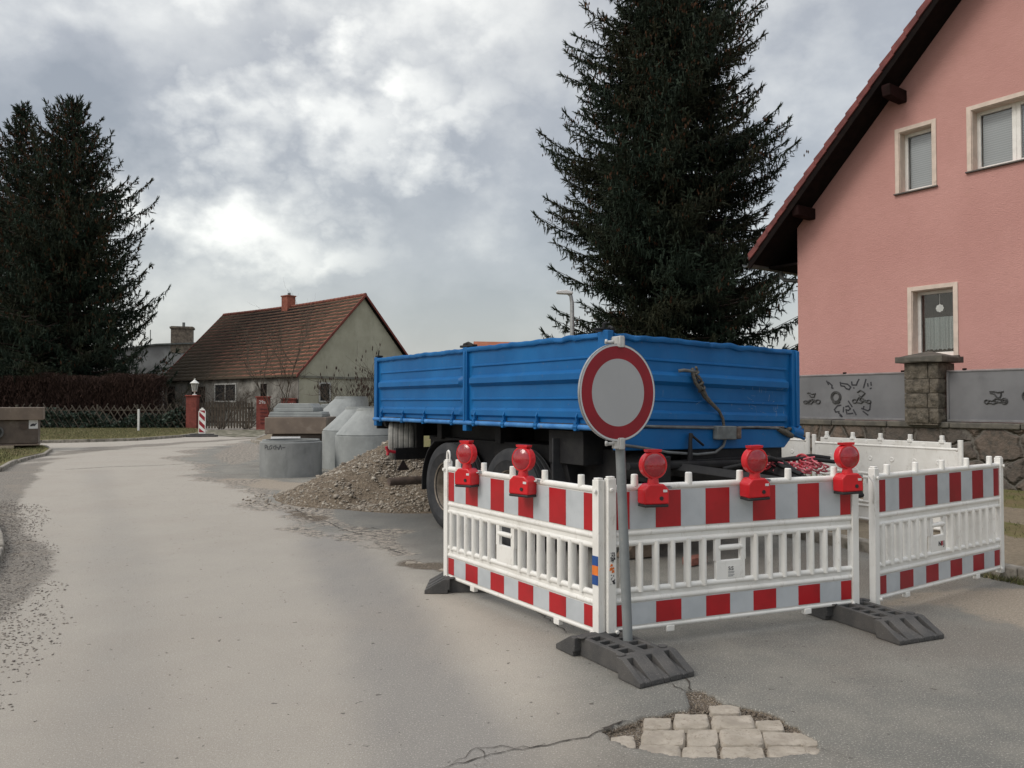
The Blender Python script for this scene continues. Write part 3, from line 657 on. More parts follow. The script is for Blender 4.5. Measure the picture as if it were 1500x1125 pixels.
m = MB(); m.lathe([(RR*.69, .0042), (RR*.95, .0042), (RR*.95, .0037), (RR*.69, .0037)], 72, Ms, closed=True); m.build('red_border', mat('sign_red', (.27, .008, .018), (.22, .008, .016), 5, .5), sg)
m = MB(); m.lathe([(0, .0037), (RR*.69, .0037), (RR*.69, .0041), (0, .0041)], 72, Ms); m.build('white_field', mat('sign_white', (.40, .405, .41), (.375, .38, .385), 3, .55), sg)
for zz in (RR+.012, -RR-.012):
    m = MB(); c0 = ctr+Vector((.006, .03, zz)); m.tube([c0+Vector((0, .0, -.032)), c0+Vector((0, 0, .032))], .040, 16); m.box(-.016, .016, -.05, -.0, -.035, .035, Matrix.Translation(c0)@Matrix.Rotation(R(20), 4, 'Z')); m.tube([c0+Vector((-.03, -.02, 0)), c0+Vector((-.085, -.025, -.004))], .011, 8); m.tube([c0+Vector((-.07, -.024, 0)), c0+Vector((-.085, -.025, 0))], .018, 6)
    m.build('clamp', mat('clamp_zinc', (.5, .5, .49), (.4, .4, .39), 20, .4, metal=.3), sg, bevel=.004)

# ---- white barriers at the back (unstriped rear faces)
def make_white(name, label):
    root = empty(name, (0, 0, 0), 0, label, 'barrier', 'plain white barriers behind the trailer'); f = MB(); L_ = 1.95
    for x in (.025, L_-.025): f.tube([(x, 0, 0), (x, 0, 1.03)], .028, 12)
    f.prism([(.05, .58), (L_-.05, .58), (L_-.05, .90), (L_-.13, .92), (L_-.13, 1.0), (.13, 1.0), (.13, .92), (.05, .90)], -.012, .012, 'y')
    f.tube([(.05, 0, .925), (L_-.05, 0, .925)], .020, 10, sy=.9)
    for z in (.585, .535): f.tube([(.04, 0, z), (L_-.04, 0, z)], .021, 10)
    f.box(.05, L_-.05, -.009, .009, .53, .6)
    for z in (.24, .19, .03): f.tube([(.04, 0, z), (L_-.04, 0, z)], .02, 10)
    f.box(.05, L_-.05, -.009, .009, .03, .24)
    for i in range(14):
        x = .115+i*.132
        if .82 < x < 1.1: continue
        f.box(x-.036, x+.036, -.014, .014, .22, .55)
    f.box(.80, 1.12, -.014, .014, .22, .47); 
    for x in (.81, 1.11): f.box(x-.03, x+.03, -.014, .014, .46, .55)
    for i in range(5):
        x = .22+.375*i; f.box(x-.028, x+.028, -.022, .022, .985, 1.02); f.box(x-.019, x+.019, -.018, .018, 1.02, 1.075)
        d = f
    for i in range(6):
        x = .28+i*.28; d.lathe([(.030, .001), (.026, .006), (.016, .004), (0, .002)], 16, Matrix.Translation((x, -.0125, .77))@Matrix.Rotation(math.pi/2, 4, 'X'))
    for i in range(9):
        x = .25+i*.18; d.lathe([(.019, .001), (.016, .004), (0, .001)], 12, Matrix.Translation((x, -.0125, .965))@Matrix.Rotation(math.pi/2, 4, 'X'))
    f.build('frame', M_wp, root, bevel=.006); return root
PA = AT(1190, 625, 10.25); PB = AT(1403, 633, 8.62)
w1 = make_white('barrier', 'plain white plastic barrier to the right of the trailer, below the grey wall panel'); w1.location = (PA.x, PA.y, .11); dd = PB-PA; w1.rotation_euler = (0, 0, math.atan2(dd.y, dd.x))
w2 = copy_tree(w1); w2['label'] = 'plain white barrier half hidden behind the right edge of the blue trailer'; dd2 = dd.normalized()*2.02; w2.location = (PA.x-dd2.x+.02, PA.y-dd2.y, .13); 
# ================================================================ TIPPER TRAILER
t = MT('blue_paint'); c = t.mix(t.rng(t.noise(1.4, 6, .6), .35, .7), (.004, .100, .290), (.005, .125, .345))
c = t.mix(t.math('MULTIPLY', t.rng(t.noise(5, 8, .75, stretch=(1, 1, .3)), .56, .76), .38), c, (.04, .14, .28)); c = t.mix(t.math('MULTIPLY', t.rng(t.noise(14, 8, .82), .61, .69), .7), c, (.20, .15, .12))
t.set(col=c, rough=t.math('ADD', .38, t.math('MULTIPLY', t.noise(3, 5, .6), .25)), spec=.3); t.bump(t.noise(2.2, 3), .35, .03); M_bp = t.m
M_bpl = mat('faded_blue_rail', (.07, .25, .55), (.03, .16, .42), 6, .5, c3=(.25, .2, .17), s3=18, f3=(.62, .72))
M_ch = mat('chassis_black', (.011, .011, .013), (.020, .020, .020), 5, .7, c3=(.055, .048, .042), s3=9, f3=(.58, .8), spec=.3)
M_rust = mat('rusty_steel', (.13, .095, .075), (.08, .06, .05), 7, .9, bump=.3, c3=(.2, .16, .13), s3=14)
t = MT('tyre_rubber'); c = t.mix(t.rng(t.noise(6, 6, .65), .35, .7), (.030, .032, .035), (.052, .052, .054)); t.set(col=c, rough=.85, spec=.25); t.bump(t.noise(60, 4), .2, .003); M_tyre = t.m
t = MT('dusty_tyre'); c = t.mix(t.rng(t.noise(9, 6, .65), .35, .7), (.24, .24, .225), (.32, .315, .295)); t.set(col=c, rough=.95, spec=.2); M_tyred = t.m
M_rim = mat('dusty_rim', (.24, .205, .165), (.13, .11, .09), 8, .75, c3=(.07, .06, .05), s3=12)
M_rope = mat('old_rope', (.13, .12, .10), (.07, .065, .055), 60, .95); M_cable = mat('grey_cable', (.14, .15, .15), (.09, .09, .09), 8, .6)
M_coil = mat('red_airline', (.50, .035, .05), (.40, .02, .04), 12, .45); M_grey = mat('box_grey', (.16, .18, .18), (.11, .12, .12), 10, .6)

TRZ = 34; TR = empty('tipper_trailer', (.848, 7.07, 0), R(TRZ), 'blue three-way tipper trailer with its drawbar towards the striped barriers', 'trailer')
W, LN = 2.66, 4.94; ZT, ZB = 2.185, 1.355; ROLL = .024
def sh(o):      # the body sits slightly tipped to its right
    for v in o.data.vertices: v.co.z -= ROLL*v.co.x
    return o
H = ZT-ZB
PROF = [(0, .0), (0, .032), (.012, .038), (.045, .038), (.058, .03), (.065, .004), (.240, .0), (.252, .014), (.266, .014), (.280, 0), (.385, .0), (.43, .050), (.50, .050), (.545, .0), (.695, 0), (.708, .014), (.722, .014), (.735, 0), (.83, .0), (.865, .030), (.93, .030), (.955, .0), (1.0, 0)]
def board(name, A, B, out, zt=ZT, zb=ZB, prof=PROF, dent=.006, seed=0, parent=TR, m=None, thick=.03, topdent=.012):
    A = Vector((*A, 0)); B = Vector((*B, 0)); out = Vector((*out, 0)); n = 60; V = []; F = []; k = len(prof)
    for i in range(n+1):
        u = i/n; p = A.lerp(B, u)
        for fz, off in prof:
            z = zt-(zt-zb)*fz; q = Vector((p.x*1.3+seed, z*2, p.y*1.3)); d = dent*mnoise.noise(q*1.4)+dent*.5*mnoise.noise(q*5)
            dz = 0
            if fz < .07: dz = topdent*mnoise.noise(Vector((u*14+seed*3, 0, 1)))-topdent*1.4*max(0, mnoise.noise(Vector((u*23+seed, 5, 1)))-.25); d += topdent*.8*mnoise.noise(Vector((u*18+seed, 3, fz*9)))
            e = min(u, 1-u)*n; 
            off2 = off*(0 if e < 1.2 and 0.07 < fz < .97 else 1)
            w_ = p+out*(off2+d*(1 if e > .5 else 0)); V.append((w_.x, w_.y, z+dz))
        for fz, off in ((1.0, -thick), (0, -thick)):
            w_ = p+out*off; V.append((w_.x, w_.y, zt-(zt-zb)*fz))
    kk = k+2
    for i in range(n):
        for j in range(kk): a = i*kk+j; b = i*kk+(j+1) % kk; F.append((a, b, b+kk, a+kk))
    mb = MB(); mb.add(V, F); mb.add(V[:kk], [tuple(range(kk))]); mb.add(V[-kk:], [tuple(range(kk))])
    return sh(mb.build(name, m or M_bp, parent, smooth=38))
MID = 2.44
board('side_board', (0, .07), (0, MID-.045), (-1, 0), seed=1); board('side_board', (0, MID+.045), (0, LN-.06), (-1, 0), seed=2, zt=ZT-.005)
board('side_board', (W, .07), (W, LN-.06), (1, 0), seed=3); board('front_board', (.07, 0), (W-.04, 0), (0, -1), seed=4, topdent=.020); board('tail_board', (.05, LN), (W-.05, LN), (0, 1), seed=5)
def part(name, mb, m, par=TR, bevel=.006, smooth=None, roll=True):
    o = mb.build(name, m, par, bevel=bevel, smooth=smooth); return sh(o) if roll else o
m = MB(); m.prism([(-.038, .0), (-.012, -.036), (.06, -.036), (.06, .07), (-.038, .07)], ZB-.05, ZT+.02, 'z'); part('corner_post', m, M_bp)
m = MB(); m.box(-.04, .04, MID-.042, MID+.042, ZB-.13, ZT+.005); m.box(-.052, -.04, MID-.018, MID+.018, ZB-.05, ZT-.04); part('stake_post', m, M_bp)
m = MB(); m.box(-.04, .05, LN-.06, LN+.03, ZB-.13, ZT+.01); part('corner_post', m, M_bp)
m = MB(); m.box(W-.05, W+.04, -.04, .07, ZB-.03, ZT-.0); m.box(W+.005, W+.06, -.055, -.04, ZB+.0, ZT-.01); part('corner_post', m, M_bp)
m = MB(); m.box(W-.05, W+.04, LN-.06, LN+.03, ZB-.1, ZT); part('corner_post', m, M_bp)
# bed floor and the rails under it
m = MB(); m.box(-.0, W, .03, LN, ZB-.055, ZB-.012); part('bed_floor', m, M_ch)
m = MB(); m.tube([(-.03, -.02, ZB-.035), (-.03, LN+.04, ZB-.035)], .026, 10); part('floor_rail', m, M_bpl, smooth=50, bevel=0)
m = MB(); m.prism([(.10, ZB-.035), (W-.02, ZB-.035), (W-.02, ZB-.07), (W-.20, ZB-.225), (.10, ZB-.235)], -.045, .03, 'y'); part('headboard_beam', m, M_bp, bevel=.008)
m = MB(); m.box(.0, W, LN-.02, LN+.03, ZB-.17, ZB-.06); part('rear_beam', m, M_ch)
for y in (.38, 1.02, 1.62, 2.22, 2.72, 3.45, 4.05, 4.72):
    m = MB(); m.box(-.062, -.012, y-.018, y+.018, ZB-.07, ZB+.01); m.prism([(-.008, ZB), (-.035, ZB), (-.052, ZB+.06), (-.012, ZB+.14), (-.008, ZB+.14)], y-.010, y+.010, 'y'); m.tube([(-.035, y-.03, ZB-.035), (-.035, y+.03, ZB-.035)], .033, 8); part('hinge', m, M_bp if int(y*10) % 2 else M_bp, bevel=.003)
for y in (.66, 1.3, 1.92, 3.05, 3.75, 4.4):
    m = MB(); m.tube([(-.03, y-.22, ZB-.022), (-.03, y+.22, ZB-.022)], .017, 8); 
# top fittings
m = MB(); m.tube([(.0, .03, ZT+.01), (.0, .03, ZT+.08), (.03, .03, ZT+.09)], .015, 8); m.box(-.04, .05, .0, .10, ZT+.005, ZT+.045); m.tube([(-.03, .0, ZT+.03), (-.11, .03, ZT+.025)], .012, 8); m.tube([(.06, -.03, ZT+.03), (.08, .04, ZT+.055), (.13, .03, ZT+.02)], .02, 8); part('latch', m, M_ch, smooth=40, bevel=0)
m = MB(); m.box(-.03, .04, MID-.16, MID+.13, ZT+.008, ZT+.035); m.tube([(0, MID-.10, ZT+.03), (0, MID-.02, ZT+.055), (0, MID+.08, ZT+.04)], .020, 8); part('latch', m, M_ch)
m = MB(); m.box(-.03, .05, LN-.08, LN+.01, ZT+.012, ZT+.035); m.tube([(0, LN-.03, ZT+.03), (.0, LN-.05, ZT+.11)], .010, 6); part('latch', m, M_ch)
# headboard fittings: hook, rope, junction box, cables, stop lever
m = MB(); fx = 1.03; m.tube([(fx-.16, -.045, ZT-.31), (fx-.12, -.075, ZT-.30), (fx+.05, -.08, ZT-.31), (fx+.08, -.04, ZT-.32)], .016, 10); part('hook', m, M_cable, smooth=50, bevel=0)
m = MB(); pts = []
for i in range(60):
    a = i*.62; k = i/59; pts.append((fx+.03+.12*k+.030*math.sin(a), -.065-.025*math.cos(a)*1.1, ZT-.285-.20*k+.02*math.cos(a*1.7)))
m.tube(pts, .0125, 6); m.tube([(fx+.02, -.06, ZT-.28), (fx-.0, -.08, ZT-.33), (fx+.04, -.08, ZT-.42), (fx+.12, -.07, ZT-.48)], .018, 7)
m.tube([(fx+.15, -.06, ZT-.48), (fx+.21, -.05, ZT-.55), (fx+.28, -.05, ZT-.60), (fx+.40, -.05, ZT-.68), (fx+.46, -.05, ZT-.76), (fx+.475, -.05, ZB-.02)], [.030, .026, .020, .016, .014, .014], 8); part('rope', m, M_rope, smooth=60, bevel=0)
m = MB(); m.box(1.34, 1.62, -.115, -.045, ZB-.135, ZB-.0); part('junction_box', m, M_grey, bevel=.01)
m = MB(); m.box(1.625, 1.70, -.11, -.045, ZB-.13, ZB-.01); part('junction_box', m, M_rust, bevel=.01)
m = MB(); m.tube([(.0, -.07, ZB-.0), (.35, -.055, ZB-.008), (.7, -.055, ZB-.018), (1.34, -.06, ZB-.024)], .013, 8); m.tube([(1.70, -.06, ZB-.015), (2.0, -.06, ZB-.008), (2.35, -.06, ZB-.02)], .012, 8)
m.tube([(.0, -.07, ZB-.17), (.3, -.07, ZB-.20), (.7, -.07, ZB-.255), (1.1, -.07, ZB-.28), (1.35, -.07, ZB-.265), (1.47, -.07, ZB-.2), (1.5, -.07, ZB-.13)], .014, 8); part('cable', m, M_cable, smooth=60, bevel=0)
m = MB(); m.tube([(1.0, -.08, ZB-.08), (.97, -.1, ZB-.15), (.965, -.1, ZB-.30), (.94, -.1, ZB-.43)], [.022, .018, .026, .026], 8); m.tube([(.985, -.09, ZB-.085), (1.15, -.10, ZB-.19)], .013, 8); part('lever', m, M_ch, smooth=50, bevel=0)
m = MB(); m.tube([(2.34, -.06, ZB-.03), (2.44, -.07, ZB-.06), (2.55, -.07, ZB-.10)], [.022, .035, .03], 8); m.tube([(2.5, -.06, ZB-.03), (2.62, -.03, ZB-.02), (2.74, -.0, ZB-.06)], .02, 8); part('latch', m, M_rope, smooth=50, bevel=0)
m = MB(); m.tube([(2.56, -.05, ZB-.05), (2.72, -.05, ZB-.075)], .055, 10); m.box(2.60, 2.82, -.03, .03, ZB-.07, ZB-.02); m.tube([(2.7, -.07, ZB-.0), (2.6, -.08, ZB-.09), (2.75, -.08, ZB-.13)], .018, 8); part('tipping_joint', m, M_bp, smooth=50, bevel=0)
m = MB(); rs = random.Random(4)
for k in range(34):
    x = rs.choice([rs.uniform(.3, 2.5), rs.uniform(1.9, 2.4)]); z = rs.uniform(ZB+.1, ZB+.42); l = rs.uniform(.02, .10); a = rs.uniform(-.5, .5) if rs.random() < .5 else rs.uniform(1.2, 1.9); w_ = rs.uniform(.0012, .003)
    dx, dz = l*math.cos(a), l*math.sin(a); m.add([(x, -.0365, z), (x+w_, -.0365, z-w_), (x+dx+w_, -.0365, z+dz-w_), (x+dx, -.0365, z+dz)], [(0, 1, 2, 3)])
o = part('paint_scratches', m, mat('scratch_pale', (.30, .36, .42), (.2, .25, .3), 20), bevel=0); o['kind'] = 'stuff'
# chassis
m = MB()
for x in (.78, 1.80): m.box(x, x+.10, .05, LN-.1, 1.02, 1.27)
for y in (.15, .9, 2.2, 3.6, 4.6): m.box(.3, W-.3, y, y+.12, 1.08, 1.29)
m.box(.35, W-.35, .25, 4.0, .62, 1.10); part('chassis_frame', m, M_ch, roll=False)
m = MB(); m.prism([(.62, .42), (1.02, .42), (1.10, 1.1), (.55, 1.1)], .25, .42, 'y'); m.prism([(1.95, .62), (2.45, .95), (2.45, 1.12), (1.3, 1.12), (1.3, .62)], -.02, .10, 'y'); m.box(1.05, 1.3, -.02, .1, .45, 1.1)
part('front_bolster', m, M_ch, roll=False)
for (x, z) in ((2.05, .98), (2.22, .985)): m = MB(); m.tube([(x, -.028, z), (x, -.021, z)], .035, 16); part('bolt_hole', m, M_blk, roll=False, bevel=0)
m = MB(); m.tube([(.55, -.03, .82), (.55, -.03, 1.05)], .16, 20); m.tube([(.5, -.16, .95), (.5, .3, .95)], .14, 20); part('brake_cylinder', m, M_ch, roll=False, bevel=.005)
m = MB(); m.prism([(.12, 1.0), (.5, 1.0), (.5, .28), (.30, .28)], .75, .9, 'y'); m.box(.1, .6, .45, 1.0, .95, 1.28); part('support_leg', m, M_ch, roll=False)
m = MB(); m.box(.12, .60, .95, 1.0, .55, 1.28); part('splash_guard', m, M_ch, roll=False)
m = MB(); m.box(.45, .62, 2.2, 3.9, .7, 1.28); part('tool_box', m, M_ch, roll=False, bevel=.015)
# suspension
for x in (.45, W-.52):
    m = MB()
    for y in (1.6, 2.98):
        for k in range(5): m.box(x, x+.075, y-.55+.08*k, y+.55-.08*k, .60-.016*k, .613-.016*k)
    m.prism([(1.1, .6), (1.4, 1.05), (1.0, 1.05)], x-.02, x+.09, 'x'); m.prism([(2.29, .55), (2.45, 1.05), (2.13, 1.05)], x-.02, x+.09, 'x'); m.prism([(3.5, .6), (3.65, 1.05), (3.3, 1.05)], x-.02, x+.09, 'x')
    part('leaf_spring', m, M_ch, roll=False, bevel=.002)
def wheel(par, loc, sx, mt_=None, rimm=None, name='wheel'):
    e = empty(name, loc); e.parent = par; Mx = Matrix.Rotation(math.pi/2*sx, 4, 'Y')
    Rr, w2 = .532, .142; prof = [(.285, -w2*.75), (.33, -w2*.92), (.42, -w2*1.02), (.49, -w2*.96), (.518, -w2*.86), (.530, -w2*.70)]
    for g in (-.085, -.03, .03, .085): prof += [(Rr, g-.012), (Rr-.014, g-.006), (Rr-.014, g+.006), (Rr, g+.012)]
    prof += [(.530, w2*.70), (.518, w2*.86), (.49, w2*.96), (.42, w2*1.02), (.405, w2*1.03), (.40, w2*1.0), (.33, w2*.92), (.285, w2*.75)]
    m = MB(); m.lathe(prof, 56, Mx); m.build('tyre', mt_ or M_tyre, e, smooth=45)
    m = MB(); m.lathe([(.287, w2*.85), (.300, w2*.92), (.296, w2*.80), (.272, w2*.6), (.262, .02), (.24, -.03), (.20, -.02), (.16, .0), (.13, .01), (.115, .055), (.10, .10), (.06, .12), (0, .122)], 48, Mx)
    m.lathe([(.262, .0), (.26, -w2*.7), (.287, -w2*.8)], 48, Mx)
    for k in range(10):
        a = k*math.tau/10; m.tube([Mx@Vector((.165*math.cos(a), .165*math.sin(a), .0)), Mx@Vector((.165*math.cos(a), .165*math.sin(a), .04))], .014, 6)
    m.build('rim', rimm or M_rim, e, smooth=35)
    m = MB()
    for k in range(10):
        a = (k+.5)*math.tau/10; m.lathe([(.024, .001), (0, .001)], 12, Mx@Matrix.Translation((.222*math.cos(a), .222*math.sin(a), -.0215)))
    m.build('hand_holes', M_blk, e); return e
for y in (1.60, 2.98):
    wheel(TR, (.15, y, .532), -1); wheel(TR, (W-.15, y, .532), 1)
    m = MB(); m.tube([(.2, y, .532), (W-.2, y, .532)], .07, 14); part('axle', m, M_ch, roll=False, smooth=50, bevel=0)
m = MB(); arc = [(2.98+.62*math.cos(a), .53+.62*math.sin(a)) for a in [R(-8+10*k) for k in range(8)]]; arc2 = [(2.98+.605*math.cos(a), .53+.605*math.sin(a)) for a in [R(-8+10*k) for k in range(8)]]
m.prism(arc+arc2[::-1], .01, .40, 'x'); part('mudguard', m, M_ch, roll=False, bevel=.002)
m = MB(); m.box(.02, .36, .82, .835, .38, 1.2); part('mud_flap', m, M_tyre, roll=False, bevel=.002)
# rear light carrier, underrun bar, reflector, spare wheel
m = MB(); m.box(.0, .62, LN-.60, LN-.54, .775, .935); m.box(.5, 1.8, LN-.60, LN-.54, .80, .93); m.prism([(.02, 1.30), (.30, 1.30), (.45, 1.16), (.30, 1.14), (.05, 1.22)], LN-.2, LN-.12, 'y'); m.box(.30, .42, LN-.62, LN-.5, .93, 1.28); part('light_carrier', m, M_ch, roll=False)
m = MB(); m.tube([(-.10, LN-.58, .90), (-.0, LN-.58, .88)], .022, 10); m.tube([(-.13, LN-.58, .96), (-.10, LN-.58, .88), (-.11, LN-.58, .84)], .022, 8); part('tail_lamp', m, M_coil, roll=False, bevel=0, smooth=50)
m = MB(); m.prism([(.02, .63), (.21, .63), (.115, .775)], LN-.60, LN-.585, 'y'); part('reflector_triangle', m, mat('back_of_reflector', (.03, .025, .022), (.05, .03, .03), 12, .7), roll=False, bevel=.002)
m = MB(); m.tube([(-.17, LN-.75, .50), (W+.05, LN-.75, .50)], .055, 14); m.box(.75, .85, LN-.80, LN-.68, .5, 1.05); m.box(1.8, 1.9, LN-.80, LN-.68, .5, 1.05); part('underrun_bar', m, M_rust, roll=False, smooth=50, bevel=0)
sp = wheel(TR, (.62, LN-.05, 1.02), 1, M_tyred, M_rim, 'spare_wheel'); sp.rotation_euler = (0, 0, R(-28)); sp.scale = (1.25, .52, .52); sp.location = (.25, LN-.28, 1.02)
# drawbar, air lines
m = MB(); m.tube([(.75, .0, .93), (1.33, -1.35, .80)], .055, 4, sy=1.2); m.tube([(1.92, .0, .93), (1.33, -1.35, .80)], .055, 4, sy=1.2); m.box(.72, 2.0, -.08, .0, .86, 1.0); m.tube([(1.33, -1.30, .80), (1.33, -1.5, .79)], .05, 10); part('drawbar', m, M_ch, roll=False, bevel=.004)
m = MB(); Mt = Matrix.Translation((1.33, -2.06, .79))
m.tube([(1.33+.065*math.cos(a), -1.56+.065*math.sin(a), .79) for a in [k*math.tau/16 for k in range(17)]], .022, 8); part('towing_eye', m, M_ch, roll=False, smooth=60, bevel=0)
m = MB(); m.tube([(.15, -.12, .98), (1.9, -.12, .94)], .035, 6); m.tube([(1.9, -.1, .95), (1.7, -.5, .97), (1.5, -.95, .90)], .022, 6); m.tube([(1.25, -.5, 1.0), (1.5, -.6, 1.03), (1.75, -.55, .98), (1.6, -.8, .92)], .024, 8); m.tube([(1.2, -.3, .92), (1.55, -.5, 1.0), (2.1, -.55, 1.0), (2.3, -.75, .97)], .02, 8); m.tube([(1.9, -.2, .95), (2.5, -.35, 1.0), (2.6, -.5, .98)], .02, 8); part('hose', m, M_ch, roll=False, smooth=60, bevel=0)
m = MB(); pts = []
n = 420
for i in range(n):
    a = i/n*math.tau*13; k = i/n; cx = 1.62+.72*k; cy = -.42-.12*k+.05*math.sin(k*9); cz = .95+.03*math.sin(k*11); rr = .048+.014*math.sin(k*23)+.012*math.sin(k*51)
    pts.append((cx+.02*math.sin(a*.5), cy+rr*math.cos(a), cz+rr*math.sin(a)))
m.tube(pts, .0095, 5); part('coiled_hose', m, M_coil, roll=False, smooth=60, bevel=0)
m = MB(); pts = [(x+.03*math.sin(i), y-.10+.04*math.cos(i*1.3), z-.02) for i, (x, y, z) in enumerate(pts[::2])]; m.tube(pts, .0085, 5); part('coiled_hose', m, mat('pink_airline', (.62, .16, .19), (.5, .1, .13), 12, .45), roll=False, smooth=60, bevel=0)
# wheel chock and a brick lying under the trailer
m = MB(); m.prism([(-.2, 0), (.2, 0), (.12, .16), (-.08, .16)], -.09, .09, 'y'); ck = m.build('wheel_chock', mat('chock_wood', (.16, .12, .09), (.1, .08, .06), 9, .9, bump=.4), None, bevel=.01); ck.location = (1.25, 7.9, .01); ck.rotation_euler = (0, 0, R(20)); tag(ck, 'brown wooden wedge on the road beneath the trailer, seen between the middle barrier slats', 'wheel chock')
m = MB(); m.box(-.12, .12, -.057, .057, 0, .071); bk = m.build('brick', mat('brick_red', (.30, .12, .09), (.2, .08, .06), 20, .95), None, bevel=.006); bk.location = (1.75, 7.55, .01); bk.rotation_euler = (0, 0, R(40)); tag(bk, 'reddish brick on the road beneath the trailer, seen between the middle barrier slats', 'brick')

# ================================================================ GRAVEL HEAP, CONCRETE PIECES
n = 130; xs = np.linspace(-5.6, 2.4, n); ys = np.linspace(10.6, 15.6, n); XX, YY = np.meshgrid(xs, ys); P = np.column_stack([XX.ravel(), YY.ravel()])
def lump(cx, cy, r, h, ax=1.0): d = np.hypot((P[:, 0]-cx)/ax, P[:, 1]-cy); return h*np.clip(1-d/r, 0, 1)**1.05
c1 = G(575, 700)
hgt = np.maximum.reduce([lump(-1.95, 12.9, 1.55, 1.02, 1.25), lump(-2.35, 12.9, 1.2, .70, 1.3), lump(-1.35, 12.2, 1.25, .62, 1.2), lump(-.3, 12.6, 1.5, .7, 1.2), lump(-2.9, 13.2, .9, .33, 1.3), lump(-1.0, 12.9, 1.3, .75, 1.0)])
hgt = hgt+(fbm(P, 1.6, 5)*.12+fbm(P, 7, 6, 3)*.045)*(hgt > .02)*np.clip(hgt*6, 0, 1)
M_grh = MT('heap_soil'); M_grh.set(col=M_grh.mix(M_grh.rng(M_grh.noise(30, 6, .8), .35, .65), (.10, .08, .06), (.27, .22, .165)), rough=.95, spec=.15); M_grh.bump(M_grh.noise(45, 5, .8), 1, .03); M_grh = M_grh.m
V = np.column_stack([P, hgt-.03]); 
heap_base = npmesh('gravel_heap', V, gridf(n, n), M_grh, smooth=True)
r = np.random.default_rng(9)
cand = np.column_stack([r.uniform(-5.6, 2.3, 130000), r.uniform(10.6, 15.4, 130000)])
ix = np.clip(((cand[:, 0]+5.6)/8.0*(n-1)).astype(int), 0, n-1); iy = np.clip(((cand[:, 1]-10.6)/5.0*(n-1)).astype(int), 0, n-1); hz_ = hgt.reshape(n, n)[iy, ix]
k = (r.uniform(0, 1, len(cand)) < np.where(hz_ > .03, .62, np.exp(-np.minimum.reduce([np.hypot((cand[:, 0]+2.0)/1.6, cand[:, 1]-12.8)])*4)*1.2)) & (hz_ > .0)
k |= (hz_ <= .0) & (np.hypot((cand[:, 0]+1.9)/1.55, cand[:, 1]-12.8) < 1.6) & (r.uniform(0, 1, len(cand)) < .02)
cand = cand[k]; hz_ = hz_[k]; sz = .007+.024*r.uniform(0, 1, len(cand))**1.8*np.where(r.uniform(0, 1, len(cand)) < .05, 2.0, 1)
M_gst = stone_mat('gravel', [(.13, .105, .08), (.29, .255, .21), (.41, .365, .30), (.20, .172, .138), (.54, .49, .41), (.26, .225, .18), (.34, .31, .26)])
st = stones('gravel_stones', cand, sz, M_gst, seed=8, Z=np.maximum(hz_-.03, 0), flat=.7); st.parent = heap_base
tag(heap_base, 'brown heap of gravel tipped on the road beside the trailer wheel', 'gravel heap', kind='stuff')

t = MT('concrete'); c = t.mix(t.rng(t.noise(1.6, 7, .65), .35, .68), (.20, .208, .205), (.27, .28, .275)); c = t.mix(t.math('MULTIPLY', t.rng(t.noise(3, 8, .75, stretch=(1, 1, .25)), .52, .72), .5), c, (.12, .128, .127)); c = t.mix(t.math('MULTIPLY', t.rng(t.noise(22, 5, .8), .66, .72), .5), c, (.10, .10, .10))
t.set(col=c, rough=.9, spec=.25); t.bump(t.noise(70, 5), .3, .005); M_con = t.m  # kept dark: the ring's weaker light is put into this colour
def ring(m, cx, cy, z0, z1, R0, Ri=None, n=56):
    Ri = Ri or R0-.12; m.lathe([(Ri, z0), (R0, z0), (R0, z1-.05), (R0-.008, z1-.045), (R0-.045, z1-.04), (R0-.05, z1), (Ri, z1), (Ri, z0)], n, Matrix.Translation((cx, cy, 0)))
m = MB(); ring(m, 0, 0, 0, .765, .645); cr = m.build('concrete_ring', M_con, None, smooth=30); cr.location = (*(G(428, 700)+Vector((0, .62, 0)))[:2], 0); cr.location.y = 16.85; cr.location.x = (428-750)/FPX*16.9
tag(cr, 'upright grey concrete manhole ring in front of the brown chamber, left of the gravel heap', 'concrete ring')
m = MB()
def scr(m, pts, cxl, w=.008, y0=None):
    for a, b in zip(pts, pts[1:]):
        va = Vector(a); vb = Vector(b); k = 3
        m.tube([cxl(va.lerp(vb, i/k)) for i in range(k+1)], w, 4)
def on_ring(p, Rr=.6475): x = p.x; a = math.asin(max(-1, min(1, x/Rr))); return Vector((Rr*math.sin(a), -Rr*math.cos(a), p.y))
x = -.40
for ch in ([(0, 0), (0, .09), (.05, .085), (.04, .04), (0, .04)], [(0, .07), (.0, .0), (.04, .0), (.045, .07)], [(.05, .08), (0, .08), (.04, .03), (0, .0)], [(.05, .08), (.0, .05), (.04, .0)], [(0, .09), (0, 0), (.0, .05), (.05, .05), (.05, 0)], [(0, 0), (.03, .1), (.06, 0)], [(0, .04), (.07, .05)]):
    scr(m, [(x+a, .585+b) for a, b in ch], on_ring, .0055); x += .065
m.build('chalk_marking', M_ink, cr)
